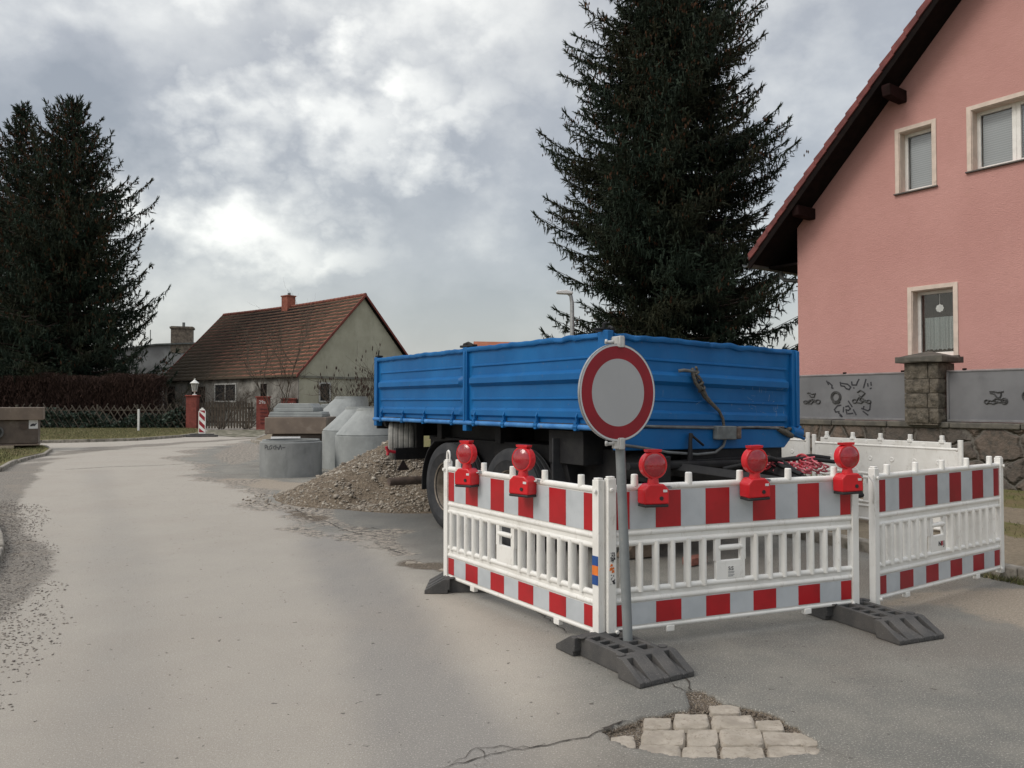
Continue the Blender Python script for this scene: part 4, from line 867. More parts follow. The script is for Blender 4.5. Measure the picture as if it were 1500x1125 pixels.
def cone(name, label, x, y, z0, z1, ztop, R0, Rt, lean, ringz=None, rz=0):
    """eccentric manhole cone: one flank vertical (lean=+1 -> right side), neck ring on top"""
    m = MB(); nS = 64; Ri = .10; vs = []; fs = []
    secs = [(R0-Ri, z0, 0), (R0+.012, z0, 0), (R0+.012, z1-.03, 0), (R0-.012, z1-.025, 0), (R0-.012, z1-.01, 0), (R0, z1, 0)]
    for k in range(1, 7): s_ = k/6; secs.append((R0+(Rt-R0)*s_, z1+(ztop-.07-z1)*s_, (R0-Rt)*lean*s_))
    secs += [(Rt+.0, ztop-.03, (R0-Rt)*lean), (Rt-.03, ztop-.03, (R0-Rt)*lean), (Rt-.03, ztop, (R0-Rt)*lean), (Rt-Ri, ztop, (R0-Rt)*lean), (Rt-Ri, ztop-.3, (R0-Rt)*lean)]
    for rr, z, ox in secs:
        for i in range(nS): a = i*math.tau/nS; vs.append((ox+rr*math.cos(a), rr*math.sin(a), z))
    for j in range(len(secs)-1):
        for i in range(nS): fs.append((j*nS+i, j*nS+(i+1) % nS, (j+1)*nS+(i+1) % nS, (j+1)*nS+i))
    m.add(vs, fs); o = m.build(name, M_con, None, smooth=35); o.location = (x, y, 0); o.rotation_euler = (0, 0, R(rz)); return tag(o, label, 'concrete cone', 'concrete manhole cones beside the trailer')
M_con_ring = M_con
M_con = M_con.copy(); M_con.name = 'lit_concrete'  # lighter copy of the same concrete, for cones and slabs in stronger light
for n_ in M_con.node_tree.nodes:
    if n_.bl_idname == 'ShaderNodeMix' and n_.data_type == 'RGBA':
        for k_ in (6, 7):
            if not n_.inputs[k_].is_linked: v_ = n_.inputs[k_].default_value; n_.inputs[k_].default_value = (v_[0]*1.25, v_[1]*1.27, v_[2]*1.27, 1)
Y = 17.3; cone('concrete_cone', 'nearest grey concrete manhole cone, behind the gravel heap and half hidden by the blue trailer', (493-750)/FPX*Y+.68, Y, 0, .86, 1.44, .68, .42, .75)
Y = 18.9; cone('concrete_cone', 'middle grey concrete manhole cone, leaning shape between the stacked cover slabs and the nearest cone', (474-750)/FPX*Y+.68, Y, 0, .90, 1.46, .68, .40, .9)
Y = 21.0; cone('concrete_cone', 'tallest and farthest grey concrete manhole cone, behind the other two cones', (455-750)/FPX*Y+.80, Y, .0, 1.12, 1.72, .78, .44, .85)
M_grp = mat('brown_resin', (.12, .093, .075), (.085, .066, .055), 2.5, .55, bump=.1, c3=(.22, .19, .16), s3=2); M_grpl = mat('brown_resin_rim', (.20, .155, .12), (.155, .12, .095), 3, .6, c3=(.27, .23, .195), s3=6)
def chamber(x, y, w2, rz, label, hole=True, z0=.0):
    o = empty('shaft_chamber', (x, y, z0), R(rz), label, 'shaft chamber')
    m = MB(); m.box(-w2, w2, -w2, w2, .03, .80); m.build('chamber_wall', M_grp, o, bevel=.04, seg=3)
    w3 = w2+.13; m = MB()
    for (a, b, c, d) in ((-w3, w3, -w3, -w3+.22), (-w3, w3, w3-.22, w3), (-w3, -w3+.22, -w3+.22, w3-.22), (w3-.22, w3, -w3+.22, w3-.22)): m.box(a, b, c, d, .80, 1.20)
    m.build('chamber_rim', M_grpl, o, bevel=.015)
    m = MB(); m.box(-w2-.03, w2+.03, -w2-.03, w2+.03, -.02, .03); m.build('base_flange', M_grpl, o, bevel=.01)
    return o
Y = 19.6; ch1 = chamber((433-750)/FPX*19.0, Y, .60, 3, 'brown square shaft chamber behind the upright concrete ring, grey slabs lying on it')
ch2 = chamber(-16.33, 25.6, .80, 0, 'brown square shaft chamber with a pipe opening on the left grass verge', z0=.12)
ch2.rotation_euler = (0, 0, R(29))
m = MB(); Mh = Matrix.Translation((-.33, -.80, .42))@Matrix.Rotation(math.pi/2, 4, 'X'); m.lathe([(.15, -.05), (.15, .07), (.20, .07), (.20, .0), (.22, -.01)], 32, Mh); m.build('pipe_socket', mat('socket_grey', (.12, .12, .12), (.08, .08, .08), 9, .5), ch2, smooth=40)
m = MB(); m.lathe([(.149, .012), (0, .012)], 32, Mh); m.build('pipe_opening', M_blk, ch2)
m = MB(); m.lathe([(.11, .0), (.11, .02), (.0, .03)], 24, Matrix.Translation((.40, -.80, .60))@Matrix.Rotation(math.pi/2, 4, 'X')); m.build('plug', mat('plug_brown', (.10, .07, .055), (.08, .06, .05)), ch2, smooth=40)
m = MB(); m.box(.54, .79, -.812, -.803, .52, .80); m.build('label_plate', M_stk, ch2)
m = MB(); m.prism([(.565, .60), (.60, .595), (.66, .61), (.70, .60), (.76, .69), (.735, .70), (.71, .67), (.66, .69), (.60, .66)], -.815, -.8125, 'y'); m.build('pictogram', M_ink, ch2)
m = MB(); m.box(-.8, .15, -.88, -.72, -.10, -.0); m.box(-.8, .8, .5, .7, -.10, .0); tim = m.build('timber_bearer', mat('timber', (.42, .36, .26), (.3, .25, .18), 9, .9), None, bevel=.01); tim.location = (ch2.location.x, ch2.location.y, .18); tim.rotation_euler = (0, 0, R(29)); ch2.location.z = .2
tim.location.z = .19; tag(tim, 'pale timber bearers under the brown chamber on the left verge', 'timber')
# slabs stacked on the chamber
def slab(x, y, z, w_, d_, h_, rz, label, inset=.0):
    m = MB(); m.box(-w_/2, w_/2, -d_/2, d_/2, 0, h_*.45); m.prism([(-w_/2+.0, h_*.45), (w_/2, h_*.45), (w_/2-inset, h_), (-w_/2+inset, h_)], -d_/2+.04, d_/2-.04, 'y')
    o = m.build('concrete_slab', M_con, None, bevel=.012); o.location = (x, y, z); o.rotation_euler = (0, 0, R(rz)); return tag(o, label, 'concrete slab', 'grey slabs piled on the brown chamber')
cx = ch1.location.x; slab(cx-.02, Y-.1, 1.2, 1.28, 1.1, .13, 3, 'lowest grey slab lying directly on the brown chamber', .03); slab(cx-.05, Y-.1, 1.335, .98, .9, .20, -2, 'top grey slab with sloping sides on the pile above the brown chamber', .10)
slab(cx+.62, Y+1.6, .0, .9, 1.0, 1.52, 4, 'tall grey concrete block standing behind the brown chamber and the slab pile', .0)
m = MB(); m.box(-.34, .34, -.01, .01, 0, .16); o = m.build('white_plate', M_stk, None, bevel=.003); o.location = (cx-.05, 18.35, .70); o.rotation_euler = (R(-8), 0, R(3)); tag(o, 'small white plate with a dark mark, leaning between the concrete ring and the brown chamber', 'plate')
o.location.z = .60
# ================================================================ PINK HOUSE
t = MT('pink_stucco'); c = t.mix(t.rng(t.noise(.55, 7, .6), .3, .7), (.565, .31, .278), (.51, .272, .244)); c = t.mix(t.math('MULTIPLY', t.rng(t.noise(2.2, 8, .7), .55, .8), .4), c, (.52, .31, .25))
c = t.mix(t.math('MULTIPLY', t.rng(t.noise(5, 8, .8, stretch=(1, 1, 2.6)), .35, .7), .22), c, (.40, .205, .178)); c = t.mix(t.math('MULTIPLY', t.rng(t.noise(1.2, 7, .75, stretch=(2.5, 2.5, .22)), .56, .8), .35), c, (.42, .235, .21)); t.set(col=c, rough=.95, spec=.15); t.bump(t.math('ADD', t.noise(45, 6, .75, stretch=(1, 1, 2.2)), t.noise(16, 5, .7, stretch=(1, 1, 3))), .6, .02); M_pink = t.m
M_crm = mat('cream_plaster', (.66, .55, .47), (.56, .47, .40), 5, .9, bump=.2, c3=(.40, .34, .29), s3=4, f3=(.6, .8)); M_pvc = mat('white_frame', (.78, .77, .73), (.70, .69, .65), 8, .4)
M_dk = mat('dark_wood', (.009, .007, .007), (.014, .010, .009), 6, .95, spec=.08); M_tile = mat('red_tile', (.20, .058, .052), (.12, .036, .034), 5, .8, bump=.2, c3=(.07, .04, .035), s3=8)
M_room = mat('dark_room', (.02, .022, .025), (.03, .03, .03)); M_zinc = mat('zinc', (.20, .21, .21), (.13, .14, .14), 6, .5, metal=.5)
t = MT('window_glass'); t.set(col=(.02, .022, .025), rough=.03, spec=.6); tr = t.n('ShaderNodeBsdfTransparent'); mxs = t.n('ShaderNodeMixShader'); fr = t.n('ShaderNodeFresnel'); fr.inputs[0].default_value = 1.35
gl = t.n('ShaderNodeBsdfGlossy'); gl.inputs['Roughness'].default_value = .02; t.L.new(t.math('ADD', fr.outputs[0], .02), mxs.inputs[0]); t.L.new(tr.outputs[0], mxs.inputs[1]); t.L.new(gl.outputs[0], mxs.inputs[2]); t.L.new(mxs.outputs[0], t.N['Material Output'].inputs['Surface']); M_glass = t.m
def carve(o, boxes):
    for (x0, x1, y0, y1, z0, z1) in boxes:
        mb = MB(); mb.box(x0, x1, y0, y1, z0, z1); c = mb.build('cut', M_room, o.parent); md = o.modifiers.new('b', 'BOOLEAN'); md.object = c; md.operation = 'DIFFERENCE'; md.solver = 'EXACT'
        bpy.context.view_layer.update(); me = bpy.data.meshes.new_from_object(o.evaluated_get(bpy.context.evaluated_depsgraph_get()))
        o.modifiers.clear(); o.data = me; bpy.data.objects.remove(c)
fdir = Vector((.583, -.812, 0)).normalized(); fn = Vector((.812, .583, 0)).normalized(); P0 = Vector((9.74, 13.9, 0))
HC = P0-fdir*5.30; HC.z = 0
PH = empty('pink_house', HC, math.atan2(fdir.y, fdir.x), 'large salmon pink house with steep gable and white framed windows behind the grey wall panels', 'house')
def fac(px, py, off=0): q = PL(px, py, HC+fn*off, fn); return (q-HC).dot(fdir), q.z
HW = 10.6; SL = 1.03; EZ = 5.62; DEPTH = 11
m = MB(); m.prism([(0, -.1), (HW, -.1), (HW, EZ), (HW/2, EZ+SL*HW/2), (0, EZ)], 0, DEPTH, 'y'); wall = m.build('wall', M_pink, PH)
wins = []
for (a, b) in (((1330.5, 421), (1403.5, 524.5)), ((1312, 190), (1371.5, 276)), ((1417, 157), None)):
    u0, z1 = fac(*a)
    if b: u1, z0 = fac(*b); 
    else: u1 = u0+1.55; z1 = z1; z0 = fac(1420, 256)[1]
    wins.append((u0+.07, u1-.07, z0+.06, z1-.09))
carve(wall, [(u0, u1, -.2, .55, z0, z1) for u0, u1, z0, z1 in wins])
def lace(m, x, y, z, s_):
    for k in range(8):
        a = k*math.tau/8; m.lathe([(s_*.34, .0), (0, .004)], 10, Matrix.Translation((x+s_*.62*math.cos(a), y, z+s_*.62*math.sin(a)))@Matrix.Rotation(math.pi/2, 4, 'X'))
    m.lathe([(s_*.5, 0), (0, .004)], 12, Matrix.Translation((x, y, z))@Matrix.Rotation(math.pi/2, 4, 'X'))
M_lace = mat('lace', (.42, .47, .46), (.28, .33, .33), 60, .95)
for i, (u0, u1, z0, z1) in enumerate(wins):
    we = empty('window', ((u0+u1)/2, 0, z0)); we.parent = PH; w2 = (u1-u0)/2; h = z1-z0; b = .085
    tag(we, ['window with lace half curtain above the stone pillar', 'small upper window with lowered blind', 'wide upper window at the right edge'][i])
    m = MB()
    for (a, c, d, e) in ((-w2-b, -w2, -b*.2, h+b), (w2, w2+b, -b*.2, h+b), (-w2, w2, h, h+b)): m.box(a, c, -.022, .20, d, e)
    m.box(-w2+.0005, -w2+.015, -.0, .2, 0, h); m.box(w2-.015, w2-.0005, 0, .2, 0, h); m.box(-w2+.016, w2-.016, 0, .2, h-.015, h-.0005); m.build('surround', M_crm, we, bevel=.004)
    m = MB(); m.box(-w2-b-.02, w2+b+.02, -.06, .2, -.03, -.003); m.build('sill', mat('sill_zinc', (.12, .11, .10), (.09, .08, .075)), we, bevel=.004)
    halves = [(-w2, w2)] if i < 2 else [(-w2, 0), (0, w2)]
    m = MB(); f = .075; yy0, yy1 = .20, .27
    for (a, c) in halves:
        m.box(a, a+f, yy0, yy1, 0, h); m.box(c-f, c, yy0, yy1, 0, h); m.box(a+f, c-f, yy0, yy1, 0, f+.015); m.box(a+f, c-f, yy0, yy1, h-f, h)
    m.build('frame', M_pvc, we, bevel=.008)
    m = MB(); m.box(-w2+f, w2-f, .235, .241, f, h-f); m.build('pane', M_glass, we)
    if i == 0:
        m = MB(); m.box(-w2, w2, .52, .54, 0, h); m.build('dark_interior', M_room, we)
        vs = []; fs = []; nn_ = 70
        for k in range(nn_+1):
            u = -w2+.10+(2*w2-.2)*k/nn_; yy = .33+.022*math.sin(k*.95)+.012*math.sin(k*.37); ztop = h*.60; zb = f+.06+.028*abs(math.sin(k*.33))
            vs += [(u, yy, ztop), (u, yy+.005, zb)]
        for k in range(nn_): fs.append((2*k, 2*k+1, 2*k+3, 2*k+2))
        m = MB(); m.add(vs, fs); m.build('lace_curtain', M_lace, we, smooth=80)
        m = MB(); lace(m, .0, .30, h*.73, .085); m.box(-.003, .003, .299, .301, h*.78, h-f); m.build('lace_ornament', mat('lace_white', (.8, .82, .8)), we)
    else:
        t = MT('blind'); wv = t.n('ShaderNodeTexWave', bands_direction='Z'); wv.inputs['Scale'].default_value = 7; t.L.new(t.tc, wv.inputs['Vector']); t.set(col=t.mix(wv.outputs['Fac'], (.30, .33, .34), (.42, .45, .46)), rough=.7)
        m = MB(); m.box(-w2+f, w2-f, .30, .31, f, h-f); m.build('blind', t.m, we)
# roof: dark boarded underside, rows of tiles, verge tiles stepping up the gable edge
OV = .72; EOV = .80; zt_ = lambda u: EZ+SL*u   # height of the underside above the wall line u measured from corner
u_e = -EOV
m = MB()
for sgn in (0, 1):
    def uu(u): return u if not sgn else HW-u
    ring_ = [(uu(u_e), zt_(u_e)+.03), (uu(HW/2), zt_(HW/2)+.03), (uu(HW/2), zt_(HW/2)+.20), (uu(u_e), zt_(u_e)+.20)]
    m.prism(ring_, -OV, DEPTH+.3, 'y')
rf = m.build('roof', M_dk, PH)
m = MB(); slen = math.hypot(HW/2+EOV, (HW/2+EOV)*SL); nrow = int(slen/.36); ca = math.cos(math.atan(SL)); sa = math.sin(math.atan(SL))
for k in range(nrow):
    s0 = k*.36; s1 = s0+.40; x0 = u_e+s0*ca; z0 = zt_(u_e)+.22+s0*sa; x1 = u_e+s1*ca; z1 = zt_(u_e)+.20+s1*sa
    # verge tile hangs over the gable edge
    m.prism([(x0-.03, z0+.045), (x0-.0, z0-.05-.07), (x1+.0, z1-.075-.05), (x1-.03, z1+.015)], -OV-.035, -OV+.16, 'y')
    for (ya, yb) in ((-OV+.16, 2.5), (2.5, DEPTH+.3)): m.prism([(x0-.03, z0+.04), (x0-.0, z0-.0), (x1+.0, z1-.03), (x1-.03, z1+.01)], ya, yb, 'y')
m.build('tiles', M_tile, rf, bevel=.008)
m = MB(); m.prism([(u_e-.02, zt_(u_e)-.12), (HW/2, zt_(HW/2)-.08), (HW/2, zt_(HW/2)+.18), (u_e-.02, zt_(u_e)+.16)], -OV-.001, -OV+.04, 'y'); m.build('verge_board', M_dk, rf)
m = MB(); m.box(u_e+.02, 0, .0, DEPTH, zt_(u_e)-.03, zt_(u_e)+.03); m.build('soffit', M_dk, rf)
for (px, py) in ((1309, 137), (1176, 311)):
    u, z = fac(px, py, -.35); m = MB(); m.prism([(-OV+.05, .05), (-OV+.1, -.11), (-OV+.35, -.13), (0.1, -.13), (0.1, .12), (-OV+.05, .12)], u-.09, u+.09, 'x'); o = m.build('purlin', mat('purlin_wood', (.022, .010, .010), (.012, .007, .006), spec=.08), PH, bevel=.015); o.location.z = z
m = MB(); gp_ = [(u_e-.13, -OV+.05, zt_(u_e)+.02), (u_e-.13, DEPTH, zt_(u_e)-.02)]; m.lathe([(.075, 0), (.083, 0), (.083, DEPTH), (.075, DEPTH)], 16, Matrix.Translation((u_e-.11, -OV-.02, zt_(u_e)+.04))@Matrix.Rotation(-math.pi/2, 4, 'X'), closed=True, a0=0, a1=math.pi); m.build('gutter', M_zinc, PH, smooth=50)
m = MB(); m.tube([(u_e-.05, .55, zt_(u_e)), (u_e-.03, .55, zt_(u_e)-.16), (u_e+.10, .50, zt_(u_e)-.26), (-.16, .40, zt_(u_e)-.36), (-.08, .38, zt_(u_e)-.45), (-.08, .38, 0)], .05, 12); m.build('downpipe', M_zinc, PH, smooth=50)

# ================================================================ STONE WALL WITH METAL PANELS
wd_ = Vector((-.583, .812, 0)).normalized(); W0 = Vector((8.48, 13.0, 0)); wn = Vector((-.812, -.583, 0))
SW = empty('boundary_wall', W0, math.atan2(-wd_.y, -wd_.x), 'rubble stone garden wall with grey metal panels and a stone pillar below the pink house', 'wall')
# local x = towards viewer/right (-wd_), local y = into the plot, z up
def wl(px, py, off=0): q = PL(px, py, W0+wn*off, wn); return (q-W0).dot(-wd_), q.z
t = MT('rubble_stone'); mp = t.n('ShaderNodeMapping'); mp.inputs['Scale'].default_value = (1, 1, 1.25); t.L.new(t.tc, mp.inputs[0])
wq = t.n('ShaderNodeVectorMath', operation='ADD'); t.L.new(mp.outputs[0], wq.inputs[0]); sc_ = t.n('ShaderNodeVectorMath', operation='SCALE'); sc_.inputs['Scale'].default_value = .22; t.L.new(t.noise(2.2, 4, .6, out='Color'), sc_.inputs[0]); t.L.new(sc_.outputs[0], wq.inputs[1])
v1 = t.n('ShaderNodeTexVoronoi', feature='DISTANCE_TO_EDGE'); v1.inputs['Scale'].default_value = 1.9; t.L.new(wq.outputs[0], v1.inputs['Vector']); v2 = t.n('ShaderNodeTexVoronoi'); v2.inputs['Scale'].default_value = 1.9; t.L.new(wq.outputs[0], v2.inputs['Vector'])
cm = t.mix(v2.outputs['Color'], (.17, .135, .11), (.095, .088, .082)); hs = t.n('ShaderNodeSeparateColor'); t.L.new(v2.outputs['Color'], hs.inputs[0]); cm = t.mix(hs.outputs[0], (.10, .088, .078), (.19, .145, .115)); cm = t.mix(t.rng(t.noise(7, 7, .7), .4, .7), cm, (.07, .066, .058)); cm = t.mix(t.rng(v1.outputs['Distance'], .0, .06), (.13, .12, .105), cm)
t.set(col=cm, rough=.95, spec=.2); t.bump(t.math('ADD', t.rng(v1.outputs['Distance'], 0, .12), t.math('MULTIPLY', t.noise(18, 5), .4)), 1, .06); M_rub2 = t.m
M_cop = mat('coping_stone', (.13, .12, .10), (.085, .08, .07), 7, .95, bump=.6, bscale=25)
m = MB(); m.box(-16, 9, -.02, .42, -.05, 1.10); m.build('stone_base', M_rub2, SW)
m = MB(); 
for k in range(22): m.box(-16+k*1.14, -16+k*1.14+1.13, -.06, .46, 1.10, 1.206+random.uniform(-.004, .006))
m.build('coping', M_cop, SW, bevel=.02)
M_pan = mat('panel_grey', (.175, .177, .184), (.14, .142, .149), 1.3, .6, c3=(.085, .085, .09), s3=1.1, f3=(.5, .8), spec=.35); M_pfr = mat('panel_frame', (.20, .195, .20), (.15, .15, .15), 6, .6)
uL, _ = wl(1328.5, 570, .05); uR, _ = wl(1379, 570, .05)
pans = [(-13, uL-.03), (uR+.03, 8.5)]; zb_, zt2 = 1.235, 2.115
M_dp = mat('graffiti_black', (.025, .025, .03), (.04, .04, .045), 30, .8); M_em = mat('cast_iron', (.06, .06, .06), (.035, .035, .035), 20, .6)
panels = []
for a, b in pans:
    pe = empty('wall_panel', (a, .10, 0)); pe.parent = SW; panels.append((pe, a))
    m = MB(); m.box(0, b-a, 0, .012, zb_+.02, zt2-.02); m.build('sheet', M_pan, pe)
    m = MB(); m.box(0, b-a, -.03, .03, zb_-.02, zb_+.02); m.box(0, b-a, -.012, .03, zt2-.02, zt2+.0); m.box(0, .035, -.03, .03, zb_+.02, zt2-.02); m.box(b-a-.035, b-a, -.03, .03, zb_+.02, zt2-.02); m.build('panel_frame', M_pfr, pe, bevel=.004)
    m = MB(); m.box(0, b-a, -.014, .02, zt2+.002, zt2+.016); m.build('edge_strip', mat('edge_strip', (.42, .36, .36), (.3, .26, .26), 6), pe)
    m = MB(); x = .3
    while x < b-a: m.box(x-.03, x+.03, -.018, .02, zt2+.012, zt2+.045); x += 1.18
    m.build('clips', M_dk, pe)
def strokes(name, pe, a, lines, rad, m_, conv, flat=False):
    mb = MB()
    for ln in lines:
        pts = []
        for p in ln:
            u, z = wl(*conv(p), -.10); pts.append(Vector((u-a, -.004 if flat else -.012, z)))
        if flat:
            for p, q in zip(pts, pts[1:]):
                d = (q-p).normalized(); n_ = Vector((-d.z, 0, d.x))*rad; mb.add([p+n_-d*rad*.5, p-n_-d*rad*.5, q-n_+d*rad*.5, q+n_+d*rad*.5], [(0, 1, 2, 3)])
        else: mb.tube(pts, rad, 6)
    return mb.build(name, m_, pe)
cA = lambda p: (1160+p[0]/8.333, 540+p[1]/8.333); cB = lambda p: (1380+p[0]/12.5, 540+p[1]/12.5)
def circ(cx, cy, rx, ry, n=18): return [(cx+rx*math.cos(k*math.tau/n), cy+ry*math.sin(k*math.tau/n)) for k in range(n+1)]
pe, a = panels[0]
strokes('emblem', pe, a, [circ(172, 408, 24, 18), circ(322, 402, 26, 24), [(190, 400), (235, 380), (262, 372), (300, 395)], [(190, 300), (215, 292), (250, 312), (292, 302)], [(215, 320), (235, 345), (275, 345), (285, 305)], [(180, 420), (240, 428), (270, 395), (310, 425)], [(235, 380), (250, 400), (280, 405), (262, 372)], [(160, 395), (190, 415), (230, 395)]], .011, M_em, cA)
strokes('emblem', pe, a, [circ(541, 345, 58, 66, 24), circ(541, 345, 44, 52, 24), [(500, 405), (520, 422), (570, 422), (590, 400)]], .013, M_em, cA)
strokes('emblem', pe, a, [circ(770, 395, 26, 22), circ(940, 402, 26, 20), [(790, 400), (820, 350), (860, 360), (900, 385)], [(800, 290), (840, 262), (880, 285), (895, 300)], [(820, 320), (850, 345), (895, 300)], [(790, 410), (850, 420), (880, 395), (930, 410)], [(850, 345), (830, 385), (870, 395)]], .011, M_em, cA)
strokes('graffiti', pe, a, [[(425, 150), (448, 195)], [(448, 165), (490, 205), (488, 235), (505, 240)], [(590, 165), (600, 210), (640, 215), (665, 245), (700, 255), (720, 225), (680, 190), (605, 178)], [(730, 160), (735, 200), (790, 200), (800, 165), (820, 130)], [(755, 232), (760, 240)], [(905, 130), (885, 200), (875, 235)], [(925, 180), (930, 215)], [(965, 165), (970, 205)], [(955, 245), (972, 238)],
    [(600, 445), (555, 455), (520, 500), (535, 530), (580, 525)], [(570, 540), (605, 570), (615, 590)], [(585, 572), (612, 588)], [(632, 470), (628, 530)], [(655, 465), (690, 455), (715, 490), (690, 510), (660, 500), (675, 555)], [(690, 550), (745, 545)], [(690, 395), (735, 465)], [(750, 500), (785, 565)], [(850, 485), (880, 495), (930, 515), (950, 500), (960, 430)], [(870, 520), (930, 568)], [(880, 460), (870, 490)]], .014, M_dp, cA, True)
pe, a = panels[1]
strokes('emblem', pe, a, [circ(820, 605, 38, 34), circ(1145, 592, 55, 52), circ(1145, 592, 30, 26), [(870, 420), (960, 415), (1020, 435), (1130, 415)], [(880, 440), (960, 460), (1010, 530), (1060, 530), (1085, 480), (1080, 425)], [(860, 580), (930, 590), (990, 545), (1040, 560), (1100, 560)], [(860, 625), (950, 645), (1010, 615), (1090, 615)], [(990, 545), (960, 600), (1030, 600)]], .011, M_em, cB)
strokes('emblem', pe, a, [circ(1540, 500, 60, 75, 24)], .014, M_em, cB)
# pillar
pil = empty('pillar', ((uL+uR)/2, .15, 0)); pil.parent = SW; pw = (uR-uL)/2; t = MT('pillar_stone')
c = t.mix(t.rng(t.noise(9, 7, .7), .35, .65), (.20, .175, .14), (.095, .085, .07)); c = t.mix(t.rng(t.noise(30, 5, .8), .55, .72), c, (.30, .27, .22)); t.set(col=c, rough=.95, spec=.2); t.bump(t.noise(16, 7, .75), 1, .06); M_pil = t.m
def rough_block(x0, x1, y0, y1, z0, z1, amp=.018, n=9):
    bm = bmesh.new(); bmesh.ops.create_cube(bm, size=1); bmesh.ops.subdivide_edges(bm, edges=bm.edges, cuts=n, use_grid_fill=True)
    vs = []
    for v in bm.verts:
        p = Vector(v.co); q = Vector(((x0+x1)/2+p.x*(x1-x0), (y0+y1)/2+p.y*(y1-y0), (z0+z1)/2+p.z*(z1-z0)))
        e = sorted([.5-abs(p.x), .5-abs(p.y), .5-abs(p.z)]); k = min(1, e[1]*5)
        q += Vector((p.x, p.y, 0)).normalized()*(amp*(1.6*mnoise.noise(q*9)+.8*mnoise.noise(q*22)+.5)*k-.012*(1-k)) if (p.x or p.y) else Vector()
        vs.append(q)
    fs = [[v.index for v in f.verts] for f in bm.faces]; bm.free(); return vs, fs
m = MB(); zz = 1.19; 
for hgt_, split in ((.27, .72), (.27, .68), (.26, .74), (.29, .70)):
    xm = -pw+2*pw*split
    for (xa, xb) in ((-pw, xm-.001), (xm+.001, pw)): m.add(*rough_block(xa, xb, -pw, pw, zz, zz+hgt_-.012))
    zz += hgt_
m.box(-pw+.03, pw-.03, -pw+.03, pw-.03, 1.15, zz-.01); m.build('blocks', M_pil, pil, smooth=50)
m = MB(); vs, fs = rough_block(-pw-.12, pw+.12, -pw-.1, pw+.1, zz, zz+.11, .012); m.add(vs, fs); q = pw+.10; m.add([(-q, -q, zz+.10), (q, -q, zz+.10), (q, q, zz+.10), (-q, q, zz+.10), (0, 0, zz+.22)], [(0, 1, 4), (1, 2, 4), (2, 3, 4), (3, 0, 4)]); m.build('cap', M_cop, pil, smooth=40)

# ================================================================ FARMHOUSE (left, tiled roof)
t = MT('old_render'); c = t.mix(t.rng(t.noise(.9, 7, .65), .35, .7), (.38, .365, .285), (.47, .455, .36)); c = t.mix(t.math('MULTIPLY', t.rng(t.noise(.8, 8, .7, stretch=(1, 1, .25)), .5, .8), .6), c, (.17, .165, .13)); t.set(col=c, rough=.95, spec=.15); t.bump(t.noise(9, 5), .3, .03); M_ren = t.m
M_whr = mat('dirty_whitewash', (.29, .28, .255), (.14, .135, .12), .9, .95, c3=(.08, .075, .065), s3=.7, f3=(.5, .7), bump=.3, bscale=8)
t = MT('clay_tiles'); tone = t.attr('tone'); moss_and_step = t.attr('moss_and_step')
c = t.mix(tone, (.125, .060, .044), (.29, .125, .085)); c = t.mix(t.rng(t.math('ADD', moss_and_step, t.math('MULTIPLY', t.math('SUBTRACT', t.noise(.9, 6, .7), .5), 1.2)), .25, .8), c, (.078, .062, .044)); c = t.mix(t.rng(t.noise(3, 7, .75), .50, .72), c, (.05, .042, .036)); t.set(col=c, rough=.95, spec=.15); M_clay = t.m
FO = Vector((-12.94, 46.8, 0)); FH = empty('farmhouse', FO, R(49), 'low old farmhouse with steep brown-red tiled roof and pale greenish gable', 'house')
FW, FL, FZ, FR = 10.2, 17.6, 3.12, 8.48
INS = .28
m = MB(); m.prism([(INS, -.1), (FW-INS, -.1), (FW-INS, FZ+.1), (FW/2, FR-.14), (INS, FZ+.1)], 0, FL-.3, 'y'); fw = m.build('wall', M_ren, FH)
m = MB(); m.box(INS-.05, INS-.004, .0, FL-.3, -.1, FZ+.05); m.build('front_wall', M_whr, FH)
m = MB(); m.box(INS-.02, FW-INS, -.06, -.0, -.1, 1.0); m.box(INS-.02, FW-INS, -.09, .0, FZ-.08, FZ+.06); m.build('plinth', mat('plinth_grey', (.22, .215, .17), (.13, .13, .11), 1), FH)
rf = empty('roof', (0, 0, 0)); rf.parent = FH
V = []; F = []; T = []; MO = []; rows = 21; colsn = 66
for side in (0, 1):
    for j in range(rows):
        s0 = j/rows; s1 = (j+1)/rows
        for i in range(colsn):
            y0 = -.22+(FL+.3)*i/colsn; y1 = -.22+(FL+.3)*(i+1)/colsn; dz = random.uniform(-.012, .012); sag = -.10*math.sin(math.pi*i/colsn)
            b = len(V)
            for (yy, ss, lift) in ((y0, s0, .15), (y1, s0, .14), (y1, s1, .0), (y0, s1, .01)):
                x = FW/2*ss; z = FZ+(FR-FZ)*ss+lift+dz+sag*ss; V.append((x if not side else FW-x, yy, z))
            for (yy, ss, lift) in ((y0, s0, .0), (y1, s0, .0)):
                x = FW/2*ss; V.append((x if not side else FW-x, yy, FZ+(FR-FZ)*ss-.02))
            F += [(b, b+1, b+2, b+3), (b+4, b+5, b+1, b)]; tn = min(1, max(0, random.gauss(.45, .22)+(.25 if i < 10 else 0)+(.5 if 24 < i < 33 and j > rows-6 else 0)-(.5 if i > 44 else 0))); mo = (i/colsn-.45)*1.1+(.45-s0)*1.3
            T += [tn, 0]; MO += [mo, 2]  # step face of each course coloured darkest, for stronger row lines
npmesh('tiles', V, F, M_clay, rf, {'tone': ('FACE', T), 'moss_and_step': ('FACE', MO)})
m = MB(); m.prism([(.0, FZ-.06), (.0, FZ), (FW/2, FR-.01), (FW, FZ), (FW, FZ-.06), (FW/2, FR-.12)], -.2, FL+.05, 'y'); m.build('roof_deck', M_dk, rf)
